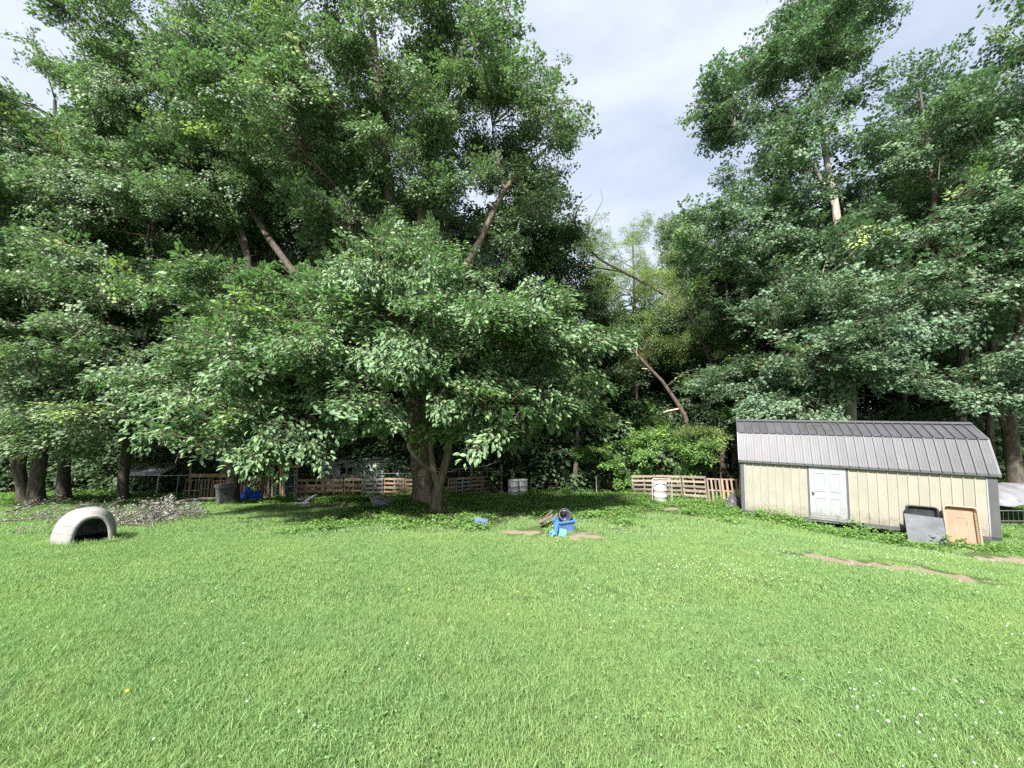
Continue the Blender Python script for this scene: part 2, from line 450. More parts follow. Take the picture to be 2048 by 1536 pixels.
def make_tree(name, label, cat, group, trunks, lobes, species, seed, bark='bark', dens=1.0, sc=1.0, youngp=.05, clr=.55, spc=8, hollow=.38, blen=1.7, rise=.25):
    """trunks: list of [(Vector, radius) ...]; lobes: (centre Vector, rx, ry, rz[, dens])"""
    r = np.random.RandomState(seed)
    base = trunks[0][0][0]
    root = empty(name, base, label, cat, group)
    tb = MB()
    allp = []
    for ti, tr in enumerate(trunks):
        pts = [p for p, _ in tr]; rad = [q for _, q in tr]
        fine, fr = [], []
        for i in range(len(pts) - 1):
            for k in range(4):
                t = k / 4
                p0, p1, p2, p3 = pts[max(i - 1, 0)], pts[i], pts[i + 1], pts[min(i + 2, len(pts) - 1)]
                q = .5 * ((2 * p1) + (p2 - p0) * t + (2 * p0 - 5 * p1 + 4 * p2 - p3) * t * t + (3 * p1 - p0 - 3 * p2 + p3) * t ** 3)
                fine.append(q); fr.append(rad[i] * (1 - t) + rad[i + 1] * t)
        fine.append(pts[-1]); fr.append(rad[-1])
        if ti == 0:
            fr[0] *= 1.35; fr[1] *= 1.1
            fine[0] = fine[0] - Vector((0, 0, .15))
        tb.tube(fine, fr, 10 if ti == 0 else 8, wob=.16, seed=seed + ti)
        allp += list(zip(fine, fr))
    tb.build('trunk', M[bark], root)
    AP = np.array([list(p) for p, _ in allp]); AR = np.array([q for _, q in allp])
    br = MB()
    PT, DX, UP, YG = [], [], [], []
    for lo in lobes:
        c, rx, ry, rz = lo[:4]
        dn = (lo[4] if len(lo) > 4 else 1.0) * dens
        c = np.array(c); rad = np.array([rx, ry, rz])
        high = c[2] > base.z + 7.0
        rs, flat = (.55, .9) if high else (rise * .6, .5)
        ncl = max(5, int(1.5 * dn * math.pi * rx * rz))
        # a main limb into the lobe
        w = np.abs(AP - c)
        low = AP[:, 2] < c[2] + rz * .2
        dd = np.linalg.norm(AP - (c - [0, 0, rz * .8]), axis=1) + (~low) * 50
        j = int(dd.argmin())
        lim_s = Vector(AP[j]); lim_e = Vector(c)
        lp = bez(lim_s, lim_s * .5 + lim_e * .5 + Vector((0, 0, -.12 * (lim_e - lim_s).length)), lim_e, 6)
        if (lim_e - lim_s).length > .8:
            r0 = min(AR[j] * .7, .05 + .02 * max(rx, rz))
            br.tube(lp, [r0 * (1 - .75 * i / 6) for i in range(7)], 6, wob=.15, seed=seed)
        near = np.array([list(p) for p in lp] + [list(q) for q in AP[np.linalg.norm((AP - c) / rad, axis=1) < 1.2]])
        for _ in range(max(3, int(ncl / 2.6))):
            # a bough: a run of leaf clumps reaching outwards from the limb
            d = r.normal(size=3); d /= np.linalg.norm(d)
            if d[2] < -.35 and r.rand() < .5: d[2] = -d[2]
            f = (hollow + (1 - hollow) * r.rand() ** .65) * r.uniform(.84, 1.16)
            q = c + d * rad * f
            o = d / rad; o /= np.linalg.norm(o)
            bd = o + r.normal(size=3) * .45 + [0, 0, rs]; bd /= np.linalg.norm(bd)
            bl = blen * sc * r.uniform(.6, 1.3)
            dist = np.linalg.norm(near - q, axis=1) + np.maximum(0, near[:, 2] - q[2]) * 1.5
            a_ = Vector(near[int(dist.argmin())]); t_ = Vector(q + bd * bl * .45)
            ln = (t_ - a_).length
            if ln > .3:
                br.tube(bez(a_, a_ * .45 + t_ * .55 + Vector((0, 0, -.06 * ln)), t_, 4), [.010 + .011 * ln ** .7 * (1 - .85 * i / 4) for i in range(5)], 4, cap=False)
            yb = r.rand() < youngp * 2.2 * (1.5 if d[2] > 0 else .5)
            for cj in range(r.randint(3, 6)):
                tt = r.uniform(-.55, .5)
                cq = q + bd * bl * tt + r.normal(size=3) * np.array([.42, .42, .2]) * sc * clr / .55
                ns = r.randint(int(spc * .6), int(spc * 1.4) + 1)
                cs = clr * sc * r.uniform(.45, .9)
                pp = cq + r.normal(size=(ns, 3)) * np.array([cs, cs, cs * .42])
                dx = o * .5 + bd * .5 + r.normal(size=(ns, 3)) * .55; dx[:, 2] = dx[:, 2] * flat
                PT.append(pp); DX.append(dx); UP.append(np.tile([0, 0, 1.0], (ns, 1)) + r.normal(size=(ns, 3)) * .25 + o * .25)
                yy = np.clip(r.normal(.05, .06, ns), 0, .25)
                if yb and tt > .1: yy[:max(2, ns // 2)] = r.uniform(.45, 1, max(2, ns // 2))
                YG.append(yy)
    if br.v: br.build('branchwork', M[bark], root, kind='stuff')
    PT = np.concatenate(PT); k = len(PT)
    DX = np.concatenate(DX); UP = np.concatenate(UP); YG = np.concatenate(YG)
    PT[:, 2] = np.maximum(PT[:, 2], ground_z(PT[:, 0], PT[:, 1]) + .15)
    PT = PT - .4 * sc * DX / np.linalg.norm(DX, axis=1, keepdims=True)
    scatter('crown', PT, eulers(DX, UP), r.uniform(.8, 1.25, k) * sc, r.randint(0, 4, k), YG, S[species], root, kind='stuff')
    return root, k

def lobes_px(rows):
    """(u, v, half width, half height in photo pixels, distance, half depth in m[, density])"""
    out = []
    for w in rows:
        u, v, ru, rv, d, rd = w[:6]
        out.append((P(u, v, d), ru * d / FPX, rd, rv * d / FPX) + tuple(w[6:7]))
    return out

def path_px(rows):
    """(u, v, distance, radius)"""
    return [(P(u, v, d), r) for u, v, d, r in rows]

def rooted(rows):
    p = path_px(rows)
    b = p[0][0]
    p[0] = (Vector((b.x, b.y, gz(b.x, b.y))), p[0][1])
    return p

# ------------------------------------------------------------------ ground
def soil_blobs():
    out = []
    for pts, wd in (([(1662, 1119), (1700, 1124), (1740, 1130)], .30), ([(1740, 1130), (1800, 1137), (1860, 1146), (1895, 1153)], .38),
                    ([(1975, 1118), (2010, 1120), (2060, 1122), (2120, 1126)], .28),
                    ([(1128, 1072), (1150, 1070), (1184, 1071)], .3), ([(1010, 1064), (1035, 1065), (1065, 1067)], .22),
                    ([(1330, 1018), (1350, 1017)], .3)):
        g = [G(u, v) for u, v in pts]
        for a, b in zip(g[:-1], g[1:]):
            for k in range(6):
                q = a.lerp(b, k / 6); out.append((q.x, q.y, wd))
    return np.array(out)
SOIL = soil_blobs()

def soil_mask(x, y):
    x = np.asarray(x, float); y = np.asarray(y, float)
    m = np.full(x.shape, 9.0)
    for sx, sy, w in SOIL:
        m = np.minimum(m, np.hypot((x - sx), (y - sy) * .8) / w)
    wig = .85 * np.sin(x * 9 + 2 * np.sin(y * 7)) * np.sin(y * 8 + 1.5 * np.sin(x * 6))
    return m + wig            # < 1 inside bare soil

def shade_mask(x, y):
    """1 where ground cover and leaf litter replace the mown lawn (under the trees, along fences)"""
    x = np.asarray(x, float); y = np.asarray(y, float)
    edge = 9.9 + 1.0 * np.sin(x * .55 + .4) + .5 * np.sin(x * 1.7)
    left = np.where(x < -6, 15.5 + .6 * np.sin(x), edge)
    edge = np.where(x < -6, left, edge) + 3.2 * sm((x - 3.2) / 3)
    return sm((y - edge) / 1.6)

def build_ground():
    def axis(lo, hi, fine_lo, fine_hi, st):
        a = list(np.arange(fine_lo, fine_hi + 1e-6, st))
        s, q = st, fine_hi
        while q < hi: s *= 1.35; q += s; a.append(min(q, hi))
        s, q = st, fine_lo
        while q > lo: s *= 1.35; q -= s; a.insert(0, max(q, lo))
        return np.array(a)
    xs = axis(-900, 900, -30, 26, .2); ys = axis(-300, 1500, -1, 30, .2)
    gx, gy = np.meshgrid(xs, ys)
    z = ground_z(gx, gy)
    v = np.stack([gx, gy, z], -1).reshape(-1, 3)
    nx, ny = len(xs), len(ys)
    i = np.arange((nx - 1) * (ny - 1)); q = i // (nx - 1) * nx + i % (nx - 1)
    tri = np.concatenate([np.stack([q, q + 1, q + nx + 1], 1), np.stack([q, q + nx + 1, q + nx], 1)])
    m, n, l, b = new_mat('ground_soil_and_turf')
    b.inputs['Roughness'].default_value = .95; b.inputs['Specular IOR Level'].default_value = .1
    def A(nm):
        a = n.new('ShaderNodeAttribute'); a.attribute_name = nm; return a.outputs['Fac']
    ge = n.new('ShaderNodeNewGeometry')
    def nz(s, d=6):
        t = n.new('ShaderNodeTexNoise'); t.inputs['Scale'].default_value = s; t.inputs['Detail'].default_value = d
        l.new(ge.outputs['Position'], t.inputs['Vector']); return t.outputs['Fac']
    def mixc(f, a, c):
        x = n.new('ShaderNodeMix'); x.data_type = 'RGBA'
        l.new(f, x.inputs[0])
        for k, w in ((6, a), (7, c)):
            if isinstance(w, tuple): x.inputs[k].default_value = rgb(w)
            else: l.new(w, x.inputs[k])
        return x.outputs[2]
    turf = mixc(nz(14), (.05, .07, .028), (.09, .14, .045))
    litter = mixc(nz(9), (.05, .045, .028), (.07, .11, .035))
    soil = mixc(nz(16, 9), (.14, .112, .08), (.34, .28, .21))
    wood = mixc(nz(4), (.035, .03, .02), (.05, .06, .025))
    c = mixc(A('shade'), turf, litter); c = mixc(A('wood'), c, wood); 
    sf = n.new('ShaderNodeMath'); sf.operation = 'MULTIPLY_ADD'; sf.inputs[1].default_value = 1.1; l.new(nz(13, 9), sf.inputs[0]); l.new(A('soil'), sf.inputs[2])
    sr = n.new('ShaderNodeMapRange'); sr.inputs[1].default_value = .95; sr.inputs[2].default_value = 1.25; l.new(sf.outputs[0], sr.inputs[0])
    c = mixc(sr.outputs[0], c, soil)
    l.new(c, b.inputs['Base Color'])
    bp = n.new('ShaderNodeBump'); bp.inputs['Strength'].default_value = .8; bp.inputs['Distance'].default_value = .02
    l.new(nz(45), bp.inputs['Height']); l.new(bp.outputs[0], b.inputs['Normal'])
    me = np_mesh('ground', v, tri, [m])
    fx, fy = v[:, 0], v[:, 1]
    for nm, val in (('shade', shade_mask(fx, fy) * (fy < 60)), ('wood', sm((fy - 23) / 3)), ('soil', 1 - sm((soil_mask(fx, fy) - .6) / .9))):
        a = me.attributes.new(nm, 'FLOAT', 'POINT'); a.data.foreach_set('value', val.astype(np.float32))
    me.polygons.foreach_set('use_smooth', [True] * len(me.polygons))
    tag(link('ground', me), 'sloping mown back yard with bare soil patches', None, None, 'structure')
build_ground()

# ------------------------------------------------------------------ grass, clover, weeds
def grass_patch(name, side, nb, h, w, seed, lean=.5, seg=3):
    r = np.random.RandomState(seed)
    V, T, LV = [], [], []
    k = 0
    cen = r.uniform(-side / 2, side / 2, (max(6, nb // 14), 2))
    for i in range(nb):
        c = cen[r.randint(len(cen))] if r.rand() < .4 else None
        x, y = (c + r.normal(0, side * .06, 2)) if c is not None else r.uniform(-side / 2, side / 2, 2)
        hh = h * r.uniform(.55, 1.25); ww = w * r.uniform(.6, 1.3)
        a = r.uniform(0, 2 * math.pi); ln = lean * r.uniform(.15, 1.3) * hh
        dx, dy = math.cos(a), math.sin(a); b = r.uniform(0, 2 * math.pi); px, py = math.cos(b), math.sin(b)
        for s in range(seg):
            t = s / seg
            cx, cy, cz = x + dx * ln * t * t, y + dy * ln * t * t, hh * (t - .28 * t * t * (ln / hh))
            w2 = ww * (1 - .45 * t) / 2
            V += [(cx - px * w2, cy - py * w2, cz), (cx + px * w2, cy + py * w2, cz)]
        V.append((x + dx * ln, y + dy * ln, hh * (1 - .35 * ln / hh)))
        for s in range(seg - 1):
            T += [(k + 2 * s, k + 2 * s + 1, k + 2 * s + 3), (k + 2 * s, k + 2 * s + 3, k + 2 * s + 2)]
        T.append((k + 2 * seg - 2, k + 2 * seg - 1, k + 2 * seg))
        LV += [r.rand()] * (2 * seg - 1); k += 2 * seg + 1
    return np_mesh(name, V, T, [M['grass']], LV)

def broad_patch(name, side, n, h, size, lmat, seed, leaf=None, trip=False):
    r = np.random.RandomState(seed)
    lv0, lf = leaf or oval_leaf(.34)
    V, T, LV = [], [], []; k = 0
    for i in range(n):
        x, y = r.uniform(-side / 2, side / 2, 2); z = h * r.uniform(.25, 1.1)
        a0 = r.uniform(0, 2 * math.pi)
        for j in range(3 if trip else 1):
            a = a0 + j * 2.09
            q = lv0 * size * r.uniform(.7, 1.3) @ rotm((math.cos(a), math.sin(a), r.uniform(-.4, .35)), (r.normal(0, .35), r.normal(0, .35), 1)).T + [x, y, z]
            V += list(q); T += [tuple(t + k for t in f) for f in lf]; LV += [r.rand()] * len(lf); k += len(q)
    return np_mesh(name, V, T, [M[lmat]], LV)

def clover_flower(name, mk, seed, stem=.07, rad=.0095):
    r = np.random.RandomState(seed)
    mb = MB()
    mb.tube([(0, 0, 0), (.006, .003, stem)], [.0012, .0010], 3)
    nf = len(mb.f)
    mb.lathe([(.001, stem - rad * .6), (rad * .8, stem - rad * .35), (rad, stem + rad * .1), (rad * .8, stem + rad * .65), (rad * .3, stem + rad), (0, stem + rad * 1.05)], 7, Matrix.Translation((.006, .003, 0)), False)
    me = mb.mesh(name, M['clover']); me.materials.append(M[mk])
    me.polygons.foreach_set('material_index', [0] * nf + [1] * (len(mb.f) - nf))
    return me

def patches(name, side, x0, x1, y0, y1, keep, ng, seed, label, smin=.9, smax=1.15, jit=.35, cnt=4, dz=0.0, young=.08):
    r = np.random.RandomState(seed)
    gx, gy = np.meshgrid(np.arange(x0, x1, side), np.arange(y0, y1, side))
    x, y = gx.ravel(), gy.ravel()
    x = x + r.uniform(-jit, jit, len(x)) * side; y = y + r.uniform(-jit, jit, len(y)) * side
    ok = (np.abs(x) < np.maximum(y, 0) * 1.42 + 2.2) & (r.rand(len(x)) < keep(x, y))
    x, y = x[ok], y[ok]; k = len(x)
    z = ground_z(x, y)
    e = .05
    sx = (ground_z(x + e, y) - ground_z(x - e, y)) / (2 * e); sy = (ground_z(x, y + e) - ground_z(x, y - e)) / (2 * e)
    nrm = np.stack([-sx, -sy, np.ones(k)], 1); nrm /= np.linalg.norm(nrm, axis=1, keepdims=True)
    a = r.uniform(0, 2 * math.pi, k)
    rot = eulers(np.stack([np.cos(a), np.sin(a), np.zeros(k)], 1) - nrm * (np.cos(a) * nrm[:, 0] + np.sin(a) * nrm[:, 1])[:, None], nrm)
    yg = np.clip(r.normal(young, .1, k), 0, .6)
    return scatter(name, np.stack([x, y, z + dz], 1), rot, r.uniform(smin, smax, k), r.randint(0, cnt, k), yg, ng, None, label=label, kind='stuff')

# shed frame is needed for the mask
SHED_A = R(28.5)
SL = P(1485, 1022, 13.74); SHED_O = Vector((SL.x, SL.y, -2.03))
SHED_X = Vector((math.cos(SHED_A), -math.sin(SHED_A), 0)); SHED_Y = Vector((math.sin(SHED_A), math.cos(SHED_A), 0))
SHED_L, SHED_D = 6.1, 2.45
def in_shed(x, y):
    ax, ay = x - SHED_O.x, y - SHED_O.y
    s = ax * SHED_X.x + ay * SHED_X.y; t = ax * SHED_Y.x + ay * SHED_Y.y
    return (s > -.05) & (s < SHED_L + .05) & (t > .02) & (t < SHED_D)

def shed_front(x, y):
    ax, ay = x - SHED_O.x, y - SHED_O.y
    s = ax * SHED_X.x + ay * SHED_X.y; t = ax * SHED_Y.x + ay * SHED_Y.y
    return np.where((s > -.6) & (s < SHED_L + 3), sm((t + 1.5) / .9), 0) * (t < .05)

def lawn(x, y):
    s = shade_mask(x, y)
    return np.where(in_shed(x, y), 0, (1 - .6 * s) * sm((soil_mask(x, y) - 1.25) / .9))

gn = scatter_group('grass_near', [grass_patch('grass_near_patch', .36, 800, .046, .0034, i, .9) for i in range(5)])
gm = scatter_group('grass_mid', [grass_patch('grass_mid_patch', .5, 760, .046, .0055, 20 + i, .9) for i in range(4)])
gf = scatter_group('grass_far', [grass_patch('grass_far_patch', .8, 620, .065, .011, 40 + i, .8, 2) for i in range(4)])
gl = scatter_group('grass_long', [grass_patch('grass_long_tuft', .10, 16, .10, .0055, 60 + i, 1.1, 4) for i in range(4)])
patches('lawn_grass', .25, -8, 8, .5, 4.6, lawn, gn, 1, 'short green blades of lawn grass nearest the camera', cnt=5, jit=.3)
patches('lawn_grass', .37, -17, 17, 4.5, 9.6, lawn, gm, 2, 'mown green lawn grass across the middle of the yard', jit=.3)
patches('lawn_grass', .62, -34, 24, 9.4, 23, lawn, gf, 3, 'green grass on the far slope below the trees', jit=.35)
def longk(x, y): return lawn(x, y) * np.clip(.55 - y * .05, .05, .6) * (.35 + .65 * (np.sin(x * 1.7 + 1) * np.sin(y * 2.1) > -.2))
patches('lawn_grass', .16, -9, 9, .6, 7.5, longk, gl, 4, 'longer arching grass blades standing above the mown lawn', smin=.6, smax=1.15, jit=.5)

gc = scatter_group('clover', [broad_patch('clover_patch', .6, 34, .042, .0125, 'clover', 70 + i, oval_leaf(.42), True) for i in range(4)])
def clovk(x, y): return lawn(x, y) * np.clip(.28 + .35 * np.sin(x * .9 + 2) * np.sin(y * 1.1 + x * .3) + .2 * sm((x - 1) / 4), 0, .8)
patches('clover_leaves', .3, -12, 14, .8, 10.5, clovk, gc, 5, 'low clover leaves growing through the lawn', jit=.5)
gw = scatter_group('clover_flower', [clover_flower('clover_head', 'petal', i, .055 + .010 * i, .0062 + .0006 * i) for i in range(4)])
def flk(x, y):
    cl = np.clip(np.sin(x * 1.3 + .8) * np.sin(y * 1.6 + .5 * x) + .25, 0, 1)
    return lawn(x, y) * (.006 + .36 * cl ** 1.5 * sm((x + .3) / 2.5) * sm((12 - y) / 3) + .05 * cl * (x < 0) * sm((4.5 - y) / 2))
patches('clover_flowers', .085, -7, 15, .8, 11, flk, gw, 6, 'small white clover heads dotted over the lawn', smin=.7, smax=1.15, jit=.5)
dm = clover_flower('dandelion_head', 'dandelion', 9, .06, .012)
for (u, v), lab in (((251, 1402), 'single yellow flower in the lawn at lower left'), ((817, 1190), 'single yellow flower in the lawn left of centre')):
    q = G(u, v)
    tag(link('yellow_flower', dm, None, q + Vector((0, 0, .005))), lab, 'flower', 'yellow flowers in the lawn')

gwd = scatter_group('weed', [broad_patch('weed_patch', .6, 90, .13, .075, 'weed', 80 + i) for i in range(4)])
def weedk(x, y):
    s = shade_mask(x, y) * (y < 23)
    cl = np.clip(.5 + .6 * np.sin(x * .8 + 1.2) * np.sin(y * .9 + x * .4), .4, 1)
    f = shed_front(x, y)
    fr = sm((x - 5) / 2) * sm((y - 11.5) / 2) * .9
    return np.where(in_shed(x, y) | (soil_mask(x, y) < .9), 0, np.maximum(np.maximum(s * cl * .95, f * .95), fr * s))
patches('ground_cover', .42, -30, 22, 8, 23, weedk, gwd, 7, 'leafy green weeds covering the shaded ground and shed foot', smin=.55, smax=1.25, jit=.5)
gwt = scatter_group('tall_weed', [broad_patch('tall_weed_clump', .5, 60, .42, .10, 'weed', 90 + i, oval_leaf(.3)) for i in range(4)])
def tallk(x, y):
    f = .30 * sm((y - 19.5) / 1.2) * (y < 24) + .55 * sm((x - 4) / 2) * sm((y - 17) / 2) * (y < 22)
    clump = np.zeros_like(x)
    for u, v, rr in ((745, 1000, .7), (1060, 1056, .28), (970, 1058, .45), (1100, 1066, .35), (820, 1022, .8), (1440, 1012, .8), (1300, 1005, .7), (1380, 1010, .8), (980, 1068, .3), (2010, 1075, .6), (470, 1010, .35)):
        q = G(u, v); clump = np.maximum(clump, 1 - np.hypot(x - q.x, y - q.y) / rr)
    sf = shed_front(x, y) * sm((shed_front(x, y) - .55) / .4) * (.35 + .5 * (np.sin(x * 3.1) > .1))
    return np.where(in_shed(x, y), 0, np.maximum(np.maximum(f, clump), sf * .8))
patches('tall_weeds', .38, -26, 20, 8, 24, tallk, gwt, 8, 'knee-high leafy weeds in clumps along fences and junk', smin=.35, smax=.85, jit=.5, young=.2)
gtg = scatter_group('tall_grass', [broad_patch('tall_stalks', .7, 90, .9, .45, 'tallgrass', 95 + i, (np.array([(0, -.012, 0), (0, .012, 0), (.6, .01, .05), (.6, -.01, .05), (1, 0, -.15)]), [(0, 1, 2), (0, 2, 3), (3, 2, 4)])) for i in range(3)])
def stalk_scatter():
    r = np.random.RandomState(5)
    k = 1500
    x = r.uniform(3.4, 8.5, k); y = r.uniform(25.2, 28.5, k)
    d = np.stack([r.normal(0, .3, k), r.normal(0, .3, k), np.ones(k)], 1)
    me = [np_mesh('stalk', np.array([(0, -.008, 0), (0, .008, 0), (.6, .006, .02), (.6, -.006, .02), (1, .02, -.03), (.5, .01, 0), (.75, .12, .05), (.72, .1, .02), (.4, 0, 0), (.62, -.13, .04), (.6, -.1, 0)]) * [1.5, 1.5, 1.5], [(0, 1, 2), (0, 2, 3), (3, 2, 4), (5, 6, 7), (8, 9, 10)], [M['tallgrass']], [.2, .5, .8, .5, .4])]
    ng = scatter_group('stalks', me)
    scatter('tall_grass', np.stack([x, y, ground_z(x, y)], 1), eulers(d, np.stack([np.cos(x * 90), np.sin(x * 90), np.zeros(k)], 1)), r.uniform(.5, 1.05, k), np.zeros(k), r.uniform(0, .8, k), ng, None, label='tall dry grass stalks at the wood edge between the fences', kind='stuff')
stalk_scatter()

def base_tufts():
    # uncut grass standing round the foot of things on the lawn
    r = np.random.RandomState(14); P_ = []
    def ring(c, rx, ry, n, j=.05):
        for k in range(n):
            t = r.uniform(0, 2 * math.pi); P_.append((c.x + rx * math.cos(t) + r.normal(0, j), c.y + ry * math.sin(t) + r.normal(0, j)))
    ring(G(170, 1084), .60, .58, 120, .06); ring(G(1128, 1066), .3, .28, 50); ring(G(352, 1015), .5, .2, 40, .1)
    for s in np.arange(4.0, 5.8, .03):
        q = SHED_O + SHED_X * s - SHED_Y * (.5 + .12 * r.rand()); P_.append((q.x, q.y))
    for u in range(560, 650, 3):
        q = G(u, 1014); P_.append((q.x + r.normal(0, .1), q.y + r.normal(0, .15)))
    a = np.array(P_); k = len(a); z = ground_z(a[:, 0], a[:, 1])
    rot = np.stack([np.zeros(k), np.zeros(k), r.uniform(0, 6.28, k)], 1)
    scatter('uncut_grass', np.stack([a[:, 0], a[:, 1], z], 1), rot, r.uniform(.8, 1.7, k), r.randint(0, 4, k), r.uniform(0, .4, k), gl, None, label='uncut grass tufts round the feet of things on the lawn', kind='stuff')
base_tufts()

# ------------------------------------------------------------------ trees
NS = 0
def T(name, label, trunks, lobes, sp, seed, group=None, cat='tree', **kw):
    global NS
    root, k = make_tree(name, label, cat, group, trunks, lobes_px(lobes), sp, seed, **kw); NS += k
    return root

T('maple_tree', 'tallest maple with thick flaking trunk rising behind the spreading tree',
  [rooted([(846, 1008, 17, .44), (843, 940, 17, .42), (836, 860, 17, .38), (815, 700, 17.4, .34), (790, 480, 17.6, .27), (765, 260, 17.8, .2), (740, 0, 18, .12), (720, -160, 18, .05)]),
   path_px([(836, 860, 17, .3), (870, 700, 17.3, .26), (858, 520, 17.5, .22), (842, 400, 17.6, .17), (890, 200, 17.8, .1), (930, 20, 18, .05)]),
   path_px([(815, 700, 17.4, .22), (940, 520, 17.6, .18), (1010, 380, 18, .13), (1090, 300, 18, .07)])],
  [(760, 130, 230, 250, 17, 4.5), (985, 250, 140, 180, 18, 3.5), (610, 300, 190, 220, 17, 4.2), (900, 460, 230, 150, 19, 3.5, .65), (660, -160, 300, 200, 18, 4.5), (1100, 285, 72, 95, 18, 2.2), (930, 40, 80, 150, 18, 2.6), (1060, 430, 60, 65, 18.5, 2, .7), (700, 460, 170, 110, 15.5, 2.5, .62), (850, 560, 160, 90, 17.5, 2.5, .7)],
  'maple', 3, bark='bark_brown', dens=.98)
T('spreading_tree', 'broad low tree with glossy oval leaves and forked mossy trunk',
  [rooted([(872, 1026, 13.6, .24), (874, 985, 13.6, .19), (884, 950, 13.6, .15), (897, 890, 13.6, .13), (893, 800, 13.5, .11), (850, 680, 13.4, .07), (820, 600, 13.4, .04)]),
   path_px([(874, 975, 13.6, .12), (866, 930, 13.5, .1), (862, 880, 13.4, .09), (880, 790, 13.2, .07), (1000, 700, 13.2, .04)]),
   path_px([(868, 945, 13.5, .09), (845, 930, 13.3, .085), (822, 900, 13.1, .08), (800, 860, 12.9, .07), (700, 800, 12.6, .05), (580, 770, 12.6, .03)])],
  [(780, 690, 300, 130, 13.2, 3.6, 1.1), (560, 755, 190, 85, 12.8, 2.8), (1030, 720, 165, 150, 13.4, 2.8), (1100, 780, 70, 70, 14.5, 2, .8), (770, 565, 270, 70, 13.8, 2.6), (640, 800, 150, 40, 11.8, 1.7), (985, 795, 120, 45, 12, 1.8), (400, 790, 110, 70, 13, 2.2), (1110, 690, 70, 110, 14, 2, .9), (500, 620, 110, 70, 13.6, 2, .9), (780, 745, 190, 55, 12.0, 2.0), (602, 868, 40, 20, 11.8, .8), (705, 815, 80, 24, 11.6, 1.2), (940, 845, 70, 24, 11.8, 1.2), (520, 850, 60, 26, 12, 1.2), (1080, 830, 60, 35, 14, 1.6, .7)],
  'oval', 5, bark='bark_brown', youngp=.05, clr=.55, dens=1.3, blen=1.7)
T('maple_tree', 'leftmost maple with forked trunk at the edge of the frame',
  [rooted([(48, 1006, 17, .21), (40, 950, 17, .19), (25, 900, 17, .17), (-10, 820, 17, .14), (-60, 700, 17, .12)]), path_px([(40, 950, 17, .15), (46, 900, 17, .13), (40, 800, 17.3, .15), (20, 600, 17.5, .08)])],
  [(-70, 620, 150, 230, 16, 3.5), (0, 470, 130, 140, 18, 3.5), (-90, 330, 120, 130, 18, 3.5), (-20, 240, 70, 70, 19, 2.6), (0, 780, 80, 60, 16.5, 2.2), (15, 852, 70, 28, 15.5, 1.6)], 'maple', 7)
T('maple_tree', 'maple with swollen dark trunk second from the left edge',
  [rooted([(72, 1004, 16.6, .28), (75, 950, 16.6, .25), (84, 880, 16.8, .22), (95, 700, 17.5, .18), (110, 400, 19, .12), (110, 200, 19, .06)])],
  [(90, 280, 140, 120, 19, 3.6), (70, 420, 170, 130, 18, 3.5), (190, 190, 100, 80, 19.5, 3), (60, 620, 150, 120, 16.5, 3)], 'maple', 8, youngp=.09)
T('maple_tree', 'maple with lit flaking trunk third from the left edge',
  [rooted([(128, 996, 19, .25), (128, 940, 19, .23), (130, 850, 19, .21), (140, 600, 19, .15), (150, 450, 19, .06)])],
  [(150, 790, 130, 65, 14.8, 2.4), (120, 852, 80, 28, 15.2, 1.6), (90, 690, 150, 100, 16.5, 3), (200, 640, 130, 110, 17, 3)], 'maple', 9, youngp=.07)
T('maple_tree', 'maple with straight trunk beside the tarp shelter, behind the igloo',
  [rooted([(246, 1000, 18.6, .21), (248, 940, 18.6, .2), (256, 880, 18.6, .19), (275, 700, 19, .2), (300, 500, 19.5, .15), (330, 250, 20, .08), (340, 60, 20, .04)]), path_px([(275, 700, 19, .13), (360, 600, 19, .1), (480, 430, 19.5, .06)])],
  [(330, 200, 180, 170, 20, 4), (300, 420, 190, 140, 19, 3.8), (420, 110, 110, 120, 20.5, 3, .6), (270, 620, 170, 110, 17, 3), (225, 845, 120, 42, 15.6, 2.2), (330, 730, 140, 70, 16, 2.4), (310, 0, 80, 110, 20, 2.6, .7)], 'maple', 10, youngp=.09)
T('maple_tree', 'grey forked maple beside the black bin with dead low branches',
  [rooted([(466, 1003, 17.6, .27), (465, 950, 17.6, .25), (462, 900, 17.6, .27), (470, 750, 18, .22), (500, 560, 18.4, .17), (470, 400, 18.8, .12), (440, 200, 19, .05)]),
   path_px([(452, 945, 17.6, .15), (438, 905, 17.5, .13), (400, 850, 17.4, .09), (360, 800, 17, .05)]), path_px([(466, 940, 17.6, .12), (440, 880, 17.6, .1), (425, 800, 17.5, .06)]), path_px([(600, 560, 18, .17), (540, 480, 18.4, .15), (470, 370, 18.8, .11), (400, 260, 19, .06)])],
  [(460, 420, 150, 170, 18.8, 3.4), (480, 620, 150, 110, 17, 3), (385, 830, 100, 42, 15.6, 1.8, .9), (530, 230, 90, 130, 20, 3, .55), (430, 740, 110, 80, 16, 2)], 'maple', 12, youngp=.06)

